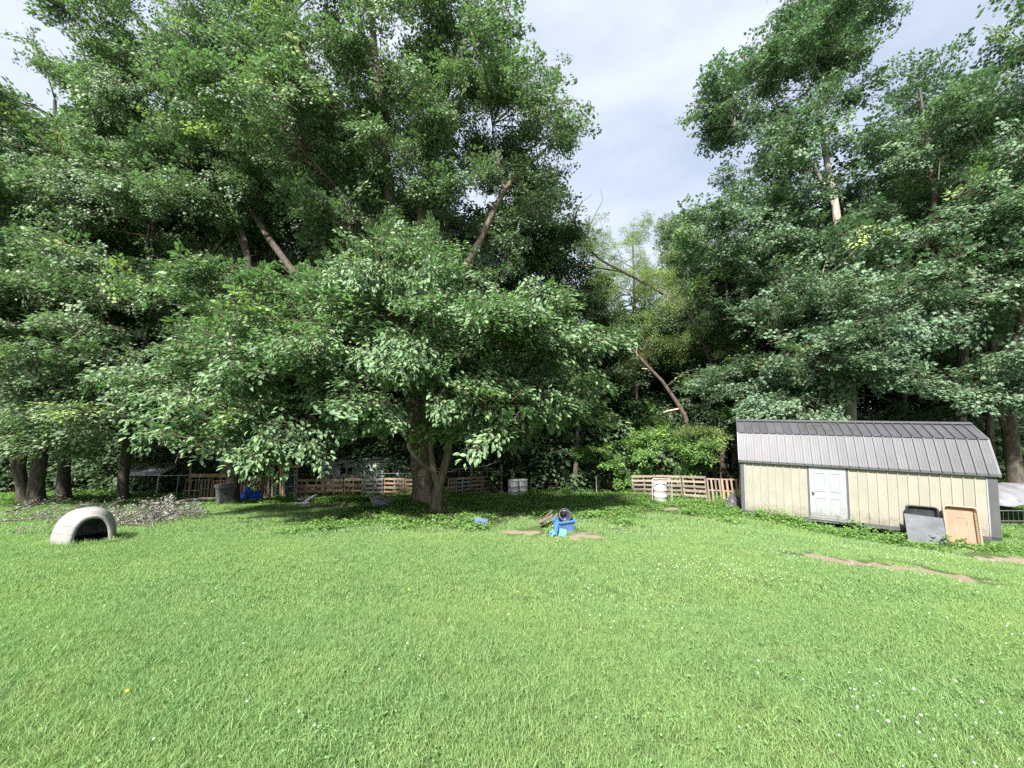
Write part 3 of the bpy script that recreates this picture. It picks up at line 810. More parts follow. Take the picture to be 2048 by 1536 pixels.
T('maple_tree', 'tall pale-stemmed maple rising behind the middle of the shed',
  [rooted([(1702, 960, 18.5, .27), (1701, 830, 18.5, .23), (1695, 660, 18.8, .2), (1672, 420, 19.2, .16), (1650, 300, 19.5, .13), (1640, 180, 20, .09), (1690, 20, 20, .04)]), path_px([(1672, 420, 19.2, .11), (1610, 300, 19.4, .08), (1540, 200, 19.6, .05)])],
  [(1620, 180, 150, 150, 20, 3.4), (1700, 20, 90, 110, 20, 2.4), (1470, 250, 80, 95, 20, 2.4), (1520, 350, 110, 90, 19.5, 2.8), (1490, 470, 110, 90, 19, 2.8), (1640, 560, 150, 90, 17.8, 3), (1560, 60, 70, 80, 20, 2, .8), (1600, 440, 100, 70, 18.6, 2.2, .8)],
  'maple_r', 21, bark='bark_pale', youngp=.05)
T('maple_tree', 'lower maple with layered boughs hanging over the shed roof',
  [rooted([(1655, 950, 17.6, .2), (1648, 830, 17.6, .17), (1640, 760, 17.6, .14), (1655, 650, 17.4, .09)])],
  [(1650, 745, 130, 75, 16.4, 2.4, 1.1), (1560, 660, 110, 90, 17.5, 2.6), (1570, 800, 80, 40, 17, 1.6), (1740, 650, 110, 70, 16.8, 2.2), (1500, 790, 60, 50, 18.5, 1.6, .8)],
  'maple_r', 22, youngp=.06)
T('maple_tree', 'maple with bare pale limb above the right end of the shed',
  [rooted([(1930, 960, 17, .22), (1922, 830, 17, .19), (1924, 680, 17, .17), (1905, 600, 17, .15), (1880, 500, 17.3, .13), (1860, 330, 17.8, .08), (1840, 180, 18, .04)])],
  [(1880, 320, 150, 130, 18, 3.2, .8), (1900, 190, 110, 90, 18.5, 2.6, .7), (1830, 470, 130, 90, 17, 2.8), (1830, 610, 110, 70, 16.4, 2), (1910, 780, 120, 50, 15.6, 2), (1960, 600, 110, 90, 16.6, 2.2), (1980, 440, 120, 110, 17.5, 2.6)],
  'maple_r', 23, youngp=.09)
T('maple_tree', 'dark maple cut off by the right edge of the frame',
  [rooted([(2038, 985, 15.5, .26), (2022, 880, 15.5, .22), (2020, 800, 15.5, .18), (2060, 500, 15, .12), (2090, 200, 15, .06)]), path_px([(2022, 880, 15.5, .15), (1990, 800, 15.6, .1), (1960, 700, 15.6, .05)])],
  [(2110, 130, 110, 160, 15, 3, .8), (2100, 400, 120, 150, 14.5, 3), (2050, 620, 110, 110, 14.5, 2.6), (2000, 740, 90, 70, 14.6, 2), (2030, 280, 80, 90, 16.5, 2.2, .7)],
  'maple_r', 24, youngp=.04)

# middle distance
T('poplar_tree', 'slender pale poplar standing alone against the sky gap', [rooted([(1378, 900, 33, .2), (1378, 600, 33, .14), (1372, 420, 33, .05)])],
  [(1375, 440, 34, 42, 33, 1.6, .8), (1372, 500, 55, 55, 33, 2.4), (1380, 590, 70, 60, 33, 2.8)], 'poplar', 31, bark='bark_pale', sc=1.15, spc=8)
T('wispy_tree', 'yellow-green feathery tree rising behind the leaning trunks', [rooted([(1275, 900, 29, .18), (1270, 640, 29, .12), (1265, 470, 29, .03)])],
  [(1262, 590, 75, 75, 28, 2.6, 1.1), (1285, 700, 80, 70, 27, 2.4), (1240, 520, 55, 50, 29, 1.8, .5), (1290, 500, 32, 40, 29, 1.4, .4), (1345, 640, 60, 70, 27, 2.2)], 'pale', 32, sc=1.0, youngp=.15)
T('leaning_tree', 'thin tree leaning far left across the sky gap with bare tips',
  [rooted([(1448, 960, 23, .18), (1440, 840, 23, .16), (1420, 720, 23, .14), (1372, 622, 22.6, .11), (1310, 578, 22.4, .095), (1250, 545, 22.2, .08), (1195, 515, 22, .06), (1168, 478, 22, .045), (1150, 440, 22, .045), (1165, 400, 22, .02)]),
   path_px([(1168, 478, 22, .03), (1190, 430, 22, .022), (1205, 400, 22, .012), (1200, 380, 22, .006)]), path_px([(1150, 440, 22, .02), (1160, 410, 22, .014), (1185, 388, 22, .006)]), path_px([(1250, 545, 22.2, .05), (1190, 535, 22.3, .04), (1130, 528, 22.4, .02)]), path_px([(1165, 450, 22, .02), (1145, 420, 22, .01), (1140, 400, 22, .005)])],
  [(1180, 490, 50, 45, 22, 1, .6), (1250, 520, 60, 40, 22.2, 1, .5), (1330, 590, 50, 30, 21.6, 1, .6), (1420, 640, 60, 45, 22, 1.4), (1430, 720, 70, 60, 21.8, 1.6)], 'pale', 33, sc=.75, bark='bark_grey2', spc=6, blen=1.0)
def bare(name, label, tubes, bark, stubs=(), group=None, cat='tree trunk'):
    b = tubes[0][0][0]
    root = empty(name, b, label, cat, group)
    mb = MB()
    for i, t in enumerate(tubes): mb.tube([p for p, _ in t], [r for _, r in t], 8, wob=.2, seed=i)
    mb.build('trunk', M[bark], root)
    for s in stubs:
        MB().tube([p for p, _ in s], [r for _, r in s], 6, wob=.2).build('branch_stub', M['splinter'], root)
    return root
bare('fallen_trunk', 'reddish dead trunk leaning left above the bright shrubs', [rooted([(1392, 955, 21.5, .15), (1380, 862, 21.5, .13), (1368, 828, 21.4, .12), (1350, 800, 21.4, .11), (1324, 762, 21.3, .09), (1288, 725, 21.2, .075), (1262, 695, 21.1, .055), (1238, 668, 21, .06)]),
      path_px([(1330, 775, 21.3, .02), (1368, 745, 21.3, .015), (1400, 735, 21.3, .006)])], 'bark_red',
     [path_px([(1356, 818, 21.3, .05), (1335, 822, 20.9, .035), (1326, 825, 20.8, .01)]), path_px([(1274, 712, 21.1, .03), (1273, 697, 20.9, .025)]), path_px([(1294, 738, 21.2, .03), (1284, 737, 21, .02)])])
bare('tree_snag', 'thin broken dead stem standing beside the fallen trunk', [rooted([(1428, 960, 22.3, .09), (1420, 850, 22.3, .08), (1412, 776, 22.3, .05)])], 'bark_red')

T('mulberry_tree', 'dark-leaved small tree filling the gap right of the spreading tree', [rooted([(1150, 975, 24, .16), (1155, 860, 24, .13), (1165, 700, 24, .06)])],
  [(1130, 765, 115, 75, 23, 2.6, .85), (1180, 650, 70, 90, 24.5, 2.4, .9), (1160, 560, 60, 60, 25, 2, .6)], 'dark', 34, youngp=.1)
T('hickory_tree', 'dense dark green tree left of the shed behind the shrubs', [rooted([(1470, 960, 24, .2), (1465, 760, 24, .16), (1450, 520, 24, .06)])],
  [(1440, 620, 80, 100, 25, 2.6), (1490, 720, 90, 100, 22.5, 2.6), (1420, 790, 80, 60, 23.5, 2), (1400, 520, 50, 60, 27, 2, .8)], 'dark', 35, youngp=.08)
SHN = ['bright leafy shrub behind the right pallet fence, nearest the shed', 'bright leafy shrub under the fallen trunk behind the right pallets', 'pale green shrub left of the right pallet fence', 'low bright shrub between the fallen trunk and the shed roof',
       'round green shrub deep in the gap beneath the leaning trunks', 'dark green bush behind the lone pallet by the white drums', 'light green bush behind the white-tipped fence post', 'bright bush filling the gap left of the right pallets', 'pale vine-covered bush beside the fallen trunk base']
for i, (row, sp) in enumerate(((( 1440, 920, 46, 36, 19, 1.2), 'shrub'), ((1350, 905, 62, 50, 20.8, 1.6), 'shrub'), ((1285, 895, 52, 55, 22.4, 1.6), 'shrub'), ((1430, 850, 50, 45, 20.5, 1.4), 'shrub'), ((1285, 835, 50, 35, 26, 1.6), 'shrub'), ((1168, 895, 45, 38, 27.5, 1.4), 'dark'), ((1195, 925, 40, 30, 24, 1.2), 'shrub'), ((1245, 935, 42, 28, 23, 1.2), 'shrub'), ((1400, 875, 40, 36, 20.2, 1.2), 'pale'))):
    b = P(row[0], 980, row[4]); b.z = gz(b.x, b.y)
    T('shrub', SHN[i], [[(b, .05), (b + Vector((.1, .05, .6)), .04), (P(row[0], row[1], row[4]), .02)]], [row], sp, 50 + i, 'shrubs along the wood edge', 'shrub', dens=1.7, sc=.8, clr=.35, hollow=.3, youngp=.15, blen=.9)
# the wood behind
back = [(-150, 560, 190, 330, 27), (60, 600, 170, 300, 29), (260, 560, 170, 320, 28), (450, 600, 160, 300, 30), (640, 560, 170, 320, 28), (840, 640, 170, 260, 29), (1020, 660, 130, 240, 30), (1180, 800, 110, 130, 31), (1500, 660, 100, 220, 29), (1640, 640, 130, 240, 27), (1800, 600, 150, 270, 26), (1980, 560, 160, 300, 25), (2160, 520, 170, 330, 24), (1330, 760, 120, 110, 36), (1060, 760, 120, 150, 37), (1240, 700, 80, 100, 44), (1400, 700, 120, 130, 42)]
BL = ['shaded wood tree left edge, beyond the leftmost maple', 'shaded wood tree behind the two leftmost trunks', 'shaded wood tree behind the tarp shelter', 'shaded wood tree behind the grey forked maple', 'shaded wood tree behind the left pallet row', 'shaded wood tree behind the coop and the tallest maple', 'shaded wood tree behind the spreading tree, right side', 'low dark tree deep behind the sky gap, left of the fallen trunk', 'shaded wood tree right behind the shed left end', 'shaded wood tree behind the shed middle', 'shaded wood tree behind the shed right half', 'shaded wood tree behind the shed right corner', 'shaded wood tree beyond the right edge of the frame', 'low dark tree far back behind the fallen trunk', 'shaded wood tree deep behind the white drums', 'small distant tree under the leaning trunk tips', 'shaded wood tree far back between the leaning tree and the tall maple']
for i, (u, v, ru, rv, d) in enumerate(back):
    b = P(u, 960, d); b.z = gz(b.x, b.y)
    T('wood_tree', BL[i], [[(b, .22), (P(u, 880, d), .2), (P(u + 10, v, d), .12), (P(u, v - rv * .7, d), .04)]],
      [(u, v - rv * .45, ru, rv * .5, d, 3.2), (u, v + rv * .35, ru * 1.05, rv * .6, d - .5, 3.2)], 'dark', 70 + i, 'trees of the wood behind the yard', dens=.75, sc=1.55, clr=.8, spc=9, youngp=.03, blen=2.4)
def thicket():
    r = np.random.RandomState(9)
    k = 9500
    u = r.uniform(-250, 2300, k); d = r.uniform(24.5, 36, k); h = r.rand(k) ** 1.2 * (3.6 + 4.4 * (d > 28))
    x = (u - 1024) / FPX * d; z = ground_z(x, d) + h + .1
    gap = (np.abs(u - 1262) < 34) & (d < 40)
    ok = ~(gap & (h > 2.0)) & ~((np.abs(u - 1240) < 130) & (h > 3.4))
    x, d, z, h = x[ok], d[ok], z[ok], h[ok]
    k2 = 1500
    u2 = r.uniform(1500, 2400, k2); d2 = r.uniform(20.5, 25, k2); h2 = r.rand(k2) ** 1.2 * 4.2; x2 = (u2 - 1024) / FPX * d2
    x = np.concatenate([x, x2]); d = np.concatenate([d, d2]); z = np.concatenate([z, ground_z(x2, d2) + h2 + .1]); h = np.concatenate([h, h2]); k = len(x)
    dx = np.stack([r.normal(0, .7, k), -np.abs(r.normal(.4, .5, k)), r.normal(.1, .3, k)], 1)
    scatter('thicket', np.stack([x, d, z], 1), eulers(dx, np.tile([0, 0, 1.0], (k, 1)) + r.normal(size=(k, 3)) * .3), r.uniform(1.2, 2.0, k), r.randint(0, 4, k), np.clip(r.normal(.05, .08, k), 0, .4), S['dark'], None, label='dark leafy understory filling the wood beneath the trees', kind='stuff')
thicket()
SL2 = [('slim dark trunk standing in the gap of the wood, left of the fallen trunk', 1277, 34, .2), ('slim trunk deep in the wood behind the shed ridge', 1810, 22, .14), ('crooked trunk in the shade behind the right end of the shed', 1985, 19, .16)]
for i, (lab, u, d, r0) in enumerate(SL2):
    bare('bare_tree', lab, [rooted([(u, 970, d, r0), (u - 6, 850, d, r0 * .9), (u + 4, 740, d, r0 * .75), (u - 8, 600, d, r0 * .5)])], 'bark', group='bare trunks in the wood')
print('SPRAYS', NS)

# ------------------------------------------------------------------ object materials
M['cream'] = mat('cream_metal', (.275, .26, .215), (.315, .30, .25), 1.4, .45, .08, 30, var=.02, spots=((.23, .2, .15), 2.5, .74))
M['charcoal'] = mat('charcoal_metal', (.075, .077, .083), (.095, .097, .103), 2, .42, .05, 30, metal=.0, spec=.6, var=.03)
M['roofmetal'] = mat('roof_metal', (.056, .057, .065), (.075, .076, .086), 1.6, .48, .05, 30, metal=.0, spec=.4, var=.06, spots=((.11, .11, .115), 3, .72))
def splash(m):
    # mud splashed up the foot of the metal siding
    n, l = m.node_tree.nodes, m.node_tree.links
    b = n['Principled BSDF']; src = b.inputs['Base Color'].links[0].from_socket
    ge = n.new('ShaderNodeNewGeometry'); sp = n.new('ShaderNodeSeparateXYZ'); l.new(ge.outputs['Position'], sp.inputs[0])
    mr = n.new('ShaderNodeMapRange'); mr.inputs[1].default_value = SHED_O.z + .62; mr.inputs[2].default_value = SHED_O.z; mr.inputs[3].default_value = 0; mr.inputs[4].default_value = .42
    l.new(sp.outputs['Z'], mr.inputs[0])
    nz = n.new('ShaderNodeTexNoise'); nz.inputs['Scale'].default_value = 7; nz.inputs['Detail'].default_value = 9; nz.inputs['Roughness'].default_value = .75; l.new(ge.outputs['Position'], nz.inputs['Vector'])
    ad = n.new('ShaderNodeMath'); ad.operation = 'ADD'; l.new(mr.outputs[0], ad.inputs[0]); l.new(nz.outputs['Fac'], ad.inputs[1])
    m2 = n.new('ShaderNodeMapRange'); m2.inputs[1].default_value = .66; m2.inputs[2].default_value = 1.0; m2.inputs[4].default_value = .75; l.new(ad.outputs[0], m2.inputs[0])
    mx = n.new('ShaderNodeMix'); mx.data_type = 'RGBA'; mx.inputs[7].default_value = (.13, .105, .075, 1)
    l.new(m2.outputs[0], mx.inputs[0]); l.new(src, mx.inputs[6]); l.new(mx.outputs[2], b.inputs['Base Color'])
splash(M['cream'])
M['dirt_stain'] = mat('leaf_stain', (.05, .045, .04), (.09, .085, .08), 9, .9)
M['white'] = mat('white_paint', (.275, .285, .30), (.31, .32, .335), 2, .4, .04, 30, spots=((.3, .28, .25), 5, .70))
splash(M['white'])
M['steel'] = mat('dull_steel', (.35, .35, .36), (.5, .5, .5), 6, .4, metal=.7)
M['pipe'] = mat('galvanised_pipe', (.42, .42, .41), (.58, .58, .56), 8, .5, metal=.3)
M['dull_wire'] = mat('dull_wire', (.10, .10, .10), (.16, .16, .16), 8, .6)
M['wire'] = mat('fence_wire', (.30, .30, .30), (.42, .42, .41), 8, .5, metal=.3)
M['skid'] = mat('treated_timber', (.11, .09, .065), (.2, .17, .13), 5, .9, .4, 12)
M['greyboard'] = mat('weathered_grey_sheet', (.10, .107, .12), (.15, .158, .175), 3, .8, .2, 20, spots=((.17, .12, .085), 2.2, .63))
M['black'] = mat('black_plastic', (.015, .017, .018), (.035, .037, .04), 5, .45, .1, 20)
M['tan'] = mat('tan_plastic', (.27, .165, .11), (.32, .21, .15), 3, .6, .1, 20, spots=((.17, .10, .06), 3.2, .60))
M['tan_rim'] = mat('tan_plastic_rim', (.29, .23, .165), (.33, .27, .2), 3, .55, spots=((.26, .19, .13), 4, .68))
M['igloo'] = mat('igloo_plastic', (.20, .19, .18), (.28, .27, .26), 3.5, .75, .0, 26, spots=((.17, .155, .135), 5, .64))
def igloo_blocks(m):
    n, l = m.node_tree.nodes, m.node_tree.links
    tc_ = n.new('ShaderNodeTexCoord'); sp = n.new('ShaderNodeSeparateXYZ'); ad = n.new('ShaderNodeMath'); ad.operation = 'MULTIPLY_ADD'; ad.inputs[1].default_value = .6
    cb = n.new('ShaderNodeCombineXYZ'); br = n.new('ShaderNodeTexBrick')
    l.new(tc_.outputs['Object'], sp.inputs[0]); l.new(sp.outputs['Y'], ad.inputs[0]); l.new(sp.outputs['X'], ad.inputs[2]); l.new(ad.outputs[0], cb.inputs[0]); l.new(sp.outputs['Z'], cb.inputs[1]); l.new(cb.outputs[0], br.inputs['Vector'])
    br.inputs['Scale'].default_value = 1; br.inputs['Brick Width'].default_value = .3; br.inputs['Row Height'].default_value = .15; br.inputs['Mortar Size'].default_value = .008; br.inputs['Mortar Smooth'].default_value = .6
    bp = n.new('ShaderNodeBump'); bp.invert = True; bp.inputs['Strength'].default_value = .7; bp.inputs['Distance'].default_value = .01
    l.new(br.outputs['Fac'], bp.inputs['Height']); l.new(bp.outputs[0], n['Principled BSDF'].inputs['Normal'])
igloo_blocks(M['igloo'])
M['wood_new'] = mat('pallet_wood', (.33, .215, .135), (.55, .385, .25), 3, .85, .35, 14, stretch=(1, 6, 6), var=.32, spots=((.13, .09, .06), 3, .58))
M['wood_old'] = mat('pallet_wood_grey', (.22, .205, .195), (.38, .36, .345), 3, .9, .35, 14, stretch=(1, 6, 6), var=.2)
M['wood_red'] = mat('pallet_wood_dark', (.23, .155, .105), (.40, .28, .195), 3, .9, .35, 14, stretch=(1, 6, 6), var=.25)
M['wood_tan'] = mat('pallet_wood_tan', (.20, .155, .12), (.36, .295, .235), 3, .88, .35, 14, stretch=(1, 6, 6), var=.3, spots=((.12, .09, .065), 3, .6))
M['lumber'] = mat('lumber', (.42, .27, .14), (.6, .42, .24), 3, .85, .3, 14, stretch=(5, 5, 1), var=.12)
M['post'] = mat('weathered_post', (.16, .14, .10), (.28, .25, .19), 4, .9, .5, 14, stretch=(4, 4, 1))
M['siding'] = mat('siding_board', (.42, .43, .44), (.52, .53, .54), 2, .6, .1, 20, var=.05, spots=((.3, .3, .28), 4, .68))
M['tin'] = mat('tin_sheet', (.3, .3, .3), (.42, .42, .42), 4, .45, .3, 9, metal=.3)
M['drum'] = mat('drum_paint', (.38, .38, .375), (.5, .5, .49), 3, .5, .1, 20, spots=((.24, .17, .13), 3.4, .60))
M['tarp'] = mat('grey_tarp', (.22, .23, .23), (.32, .33, .33), 3, .55, .3, 9)
M['whitetarp'] = mat('white_tarp', (.13, .13, .145), (.21, .21, .225), 2, .4, .4, 6)
M['bluetarp'] = mat('blue_tarp', (.012, .05, .42), (.03, .10, .62), 3, .4, .4, 9)
M['tote'] = mat('blue_tote', (.07, .14, .36), (.11, .19, .42), 3, .45, .1, 20)
M['tote_lid'] = mat('bright_blue_plastic', (.05, .17, .40), (.08, .22, .45), 3, .4, .1, 20)
M['slate'] = mat('slate_blue_plastic', (.075, .11, .22), (.11, .15, .27), 4, .5, .1, 20)
M['bin'] = mat('grey_bin', (.055, .055, .06), (.10, .10, .105), 3, .5, .1, 20)
M['plank'] = mat('rotten_plank', (.075, .055, .045), (.15, .115, .09), 4, .95, .7, 12, stretch=(1, 4, 4), var=.2)
M['whiteboard'] = mat('pale_board', (.3, .3, .29), (.42, .415, .40), 3, .7, .2, 14)
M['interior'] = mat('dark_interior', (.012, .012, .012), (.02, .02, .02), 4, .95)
M['knob'] = mat('brass_knob', (.35, .28, .16), (.4, .33, .2), 4, .35, metal=.8)

# ------------------------------------------------------------------ shed
def build_shed():
    root = empty('storage_shed', SHED_O, 'cream metal storage shed with charcoal barn roof and white door', 'shed')
    X_, Y_ = SHED_X, SHED_Y; Z_ = Vector((0, 0, 1))
    def W(s, t, z): return SHED_O + X_ * s + Y_ * t + Z_ * z
    def hb(mb, s0, s1, t0, t1, z0, z1):
        mb.hexa([W(s0, t0, z0), W(s1, t0, z0), W(s1, t1, z0), W(s0, t1, z0)], [W(s0, t0, z1), W(s1, t0, z1), W(s1, t1, z1), W(s0, t1, z1)])
        return mb
    H, L, D = 1.8, SHED_L, SHED_D
    BK = (.33, H + .92); RG = (D / 2, 3.15)
    d0, d1 = 1.92, 2.86
    ped = .226
    # floor and skids
    hb(MB(), .02, L - .02, .03, D - .03, -.02, .10).build('floor_frame', M['skid'], root)
    hb(MB(), -.02, L + .02, -.03, -.008, -.06, .05).build('base_trim', M['charcoal'], root)
    for t in (.35, D - .45): hb(MB(), .05, L - .05, t, t + .1, -.16, -.025).build('skid', M['skid'], root)
    for s in (.5, 1.9, 3.3, 4.7):
        q = W(s, .4, 0); hb(MB(), s - .15, s + .15, .3, .55, gz(q.x, q.y) - SHED_O.z - .05, -.165).build('support_block', M['siding'], root)
    # front wall panels with a rib on their edge
    def panel_mesh(name, w, h, mk, minor=0):
        mb = MB(); hh = .042 if minor != 3 else .03
        prof = [(0, 0), (.004, hh), (.026, hh), (.034, 0)]
        if minor:
            n = minor
            for k in range(1, n + 1):
                c = .036 + (w - .036) * k / (n + 1)
                prof += [(c - .008, 0), (c - .004, .004), (c + .004, .004), (c + .008, 0)]
        prof += [(w, 0)]
        vv = [(x, -y, z) for z in (0, h) for x, y in prof]; m_ = len(prof)
        mb.add(vv, [(i, i + 1, m_ + i + 1, m_ + i) for i in range(m_ - 1)])
        return mb.mesh(name, M[mk])
    cache = {}
    def place(name, key, me, o, x, z):
        ob = bpy.data.objects.new(name, me); COL.objects.link(ob)
        y = z.cross(x)
        m4 = Matrix((x, y, z)).transposed().to_4x4(); m4.translation = o - SHED_O
        ob.parent = root; ob.matrix_local = m4
        return ob
    wp = panel_mesh('wall_panel', ped, H - .012, 'cream', 3)
    spans = [(.12, d0 - .05), (d1 + .05, L - .20)]
    for a, b in spans:
        n = round((b - a) / ped); w = (b - a) / n
        for k in range(n):
            ob = place('wall_panel', 0, wp, W(a + k * w, 0, .01), X_, Z_)
            ob.scale.x = w / ped
    hb(MB(), .01, L - .01, .02, .06, .1, H - .02).build('wall_sheathing', M['interior'], root)
    # corner trim
    hb(MB(), -.02, .09, -.03, .10, -.02, H - .01).build('corner_trim', M['charcoal'], root)
    hb(MB(), L - .17, L + .02, -.03, .10, -.02, H - .01).build('corner_trim', M['charcoal'], root)
    hb(MB(), .09, .12, -.025, .03, .012, H - .012).build('corner_bead', M['white'], root)
    hb(MB(), L - .20, L - .17, -.025, .03, .012, H - .012).build('corner_bead', M['white'], root)
    # gable ends
    for s0, s1 in ((0, .03), (L - .03, L)):
        prof = [(.1, 0), (D, 0), (D, H), (D - BK[0], BK[1] - .01), (RG[0], RG[1] - .03), (BK[0], BK[1] - .02), (.10, H)]
        mb = MB(); n = len(prof)
        mb.add([W(s0, t, z) for t, z in prof] + [W(s1, t, z) for t, z in prof], [tuple(range(n)), tuple(range(2 * n - 1, n - 1, -1))] + [(i, i + n, (i + 1) % n + n, (i + 1) % n) for i in range(n)])
        mb.build('gable_wall', M['charcoal'], root)
    hb(MB(), .03, L - .03, D - .03, D, 0, H).build('back_wall', M['cream'], root)
    # door
    door = hb(MB(), d0, d1, -.022, .018, .075, H - .03).build('door', M['white'], root, 'white panelled door with muddy scuffs')
    for s0, s1 in ((d0 - .05, d0 - .006), (d1 + .006, d1 + .05)): hb(MB(), s0, s1, -.012, .02, .03, H - .012).build('door_jamb', M['charcoal'], root)
    hb(MB(), d0 - .04, d1 + .04, -.05, .02, .012, .066).build('threshold', M['steel'], root)
    for (a, b) in ((.14, .42), (.52, .80)):
        for (z0, z1) in ((.16, .72), (.92, 1.52)):
            mb = MB(); s0, s1 = d0 + a, d0 + b; wv = .022
            for q in ((s0, s1, z0, z0 + wv), (s0, s1, z1 - wv, z1)): hb(mb, q[0], q[1], -.034, -.020, q[2], q[3])
            for q in ((s0, s0 + wv), (s1 - wv, s1)): hb(mb, q[0], q[1], -.034, -.020, z0 + wv, z1 - wv)
            hb(mb, s0 + .05, s1 - .05, -.029, -.020, z0 + .05, z1 - .05)
            mb.build('door_panel', M['white'], door)
    kc = W(d0 + .08, -.06, .88)
    MB().lathe([(0, -.05), (.028, -.045), (.034, -.02), (.02, .0), (.012, .02), (.012, .06)], 12, Matrix.Translation(kc) @ Matrix.Rotation(R(-90), 4, 'X') @ Matrix.Rotation(-SHED_A * 0, 4, 'Z')).build('door_knob', M['knob'], door)
    # roof: each bay between seams is a sheet of its own
    ov = .05
    e0 = (-.10, H - .03)
    def slope(a, b, key, name, minor):
        v = Y_ * (b[0] - a[0]) + Z_ * (b[1] - a[1]); h = v.length
        me = panel_mesh(name, ped, h, 'roofmetal', minor)
        n = 27; w = (L + 2 * ov) / n
        for k in range(n):
            ob = place(name, key, me, W(-ov + k * w, a[0], a[1]), X_, v.normalized())
            ob.scale.x = w / ped
            q = ob.matrix_local.copy()
    slope(e0, BK, 'lo', 'roof_panel', 2)
    slope((BK[0] - .035, BK[1] + .004), (RG[0], RG[1]), 'up', 'roof_panel', 0)
    slope2 = [((D - BK[0], BK[1]), (D + .10, H - .03)), ((RG[0], RG[1]), (D - BK[0] + .03, BK[1] + .004))]
    for a, b in slope2:
        mb = MB(); mb.add([W(-ov, a[0], a[1]), W(L + ov, a[0], a[1]), W(L + ov, b[0], b[1]), W(-ov, b[0], b[1])], [(0, 1, 2, 3)])
        mb.add([W(-ov, a[0], a[1] - .02), W(L + ov, a[0], a[1] - .02), W(L + ov, b[0], b[1] - .02), W(-ov, b[0], b[1] - .02)], [(3, 2, 1, 0)])
        mb.build('rear_roof_sheet', M['roofmetal'], root)
    mb = MB(); hb(mb, -ov - .01, L + ov + .01, e0[0] - .002, e0[0] + .02, e0[1] - .05, e0[1] + .02); mb.build('drip_edge', M['charcoal'], root)
    mb = MB()
    c0, c1 = (RG[0] - .16, RG[1] - .055), (RG[0] + .16, RG[1] - .055)
    mb.add([W(s, t, z + .032) for s in (-ov - .02, L + ov + .02) for t, z in (c0, RG, c1)], [(0, 3, 4, 1), (1, 4, 5, 2)])
    mb.add([W(s, t, z + .018) for s in (-ov - .02, L + ov + .02) for t, z in (c0, RG, c1)], [(1, 4, 3, 0), (2, 5, 4, 1)])
    mb.build('ridge_cap', M['charcoal'], root)
    for s0, s1 in ((-ov - .02, -ov + .03), (L + ov - .03, L + ov + .02)):
        mb = MB(); pr = [e0, BK, RG]
        for a, b in zip(pr[:-1], pr[1:]):
            mb.hexa([W(s0, a[0], a[1] - .07), W(s1, a[0], a[1] - .07), W(s1, b[0], b[1] - .07), W(s0, b[0], b[1] - .07)], [W(s0, a[0], a[1] + .022), W(s1, a[0], a[1] + .022), W(s1, b[0], b[1] + .022), W(s0, b[0], b[1] + .022)])
        mb.build('rake_trim', M['charcoal'], root)
    # leaf litter lying on the roof
    r = random.Random(3); mb = MB()
    up = (Y_ * (RG[0] - BK[0]) + Z_ * (RG[1] - BK[1])).normalized(); nr = X_.cross(up)
    for k in range(230):
        s = r.gauss(2.55, .42); q = r.betavariate(2, 1.6) * .85
        if s < .3: continue
        c = W(s, BK[0], BK[1]) + up * q + nr * (.012 + r.random() * .012)
        a = r.uniform(0, 6.28); e1 = X_ * math.cos(a) + up * math.sin(a); e2 = X_ * -math.sin(a) + up * math.cos(a); z = r.uniform(.02, .055)
        mb.add([c - e1 * z, c - e2 * z * .5, c + e1 * z, c + e2 * z * .5], [(0, 1, 2, 3)])
    mb.build('leaf_litter', M['dirt_stain'], root, kind='stuff')
    return W
SW = build_shed()

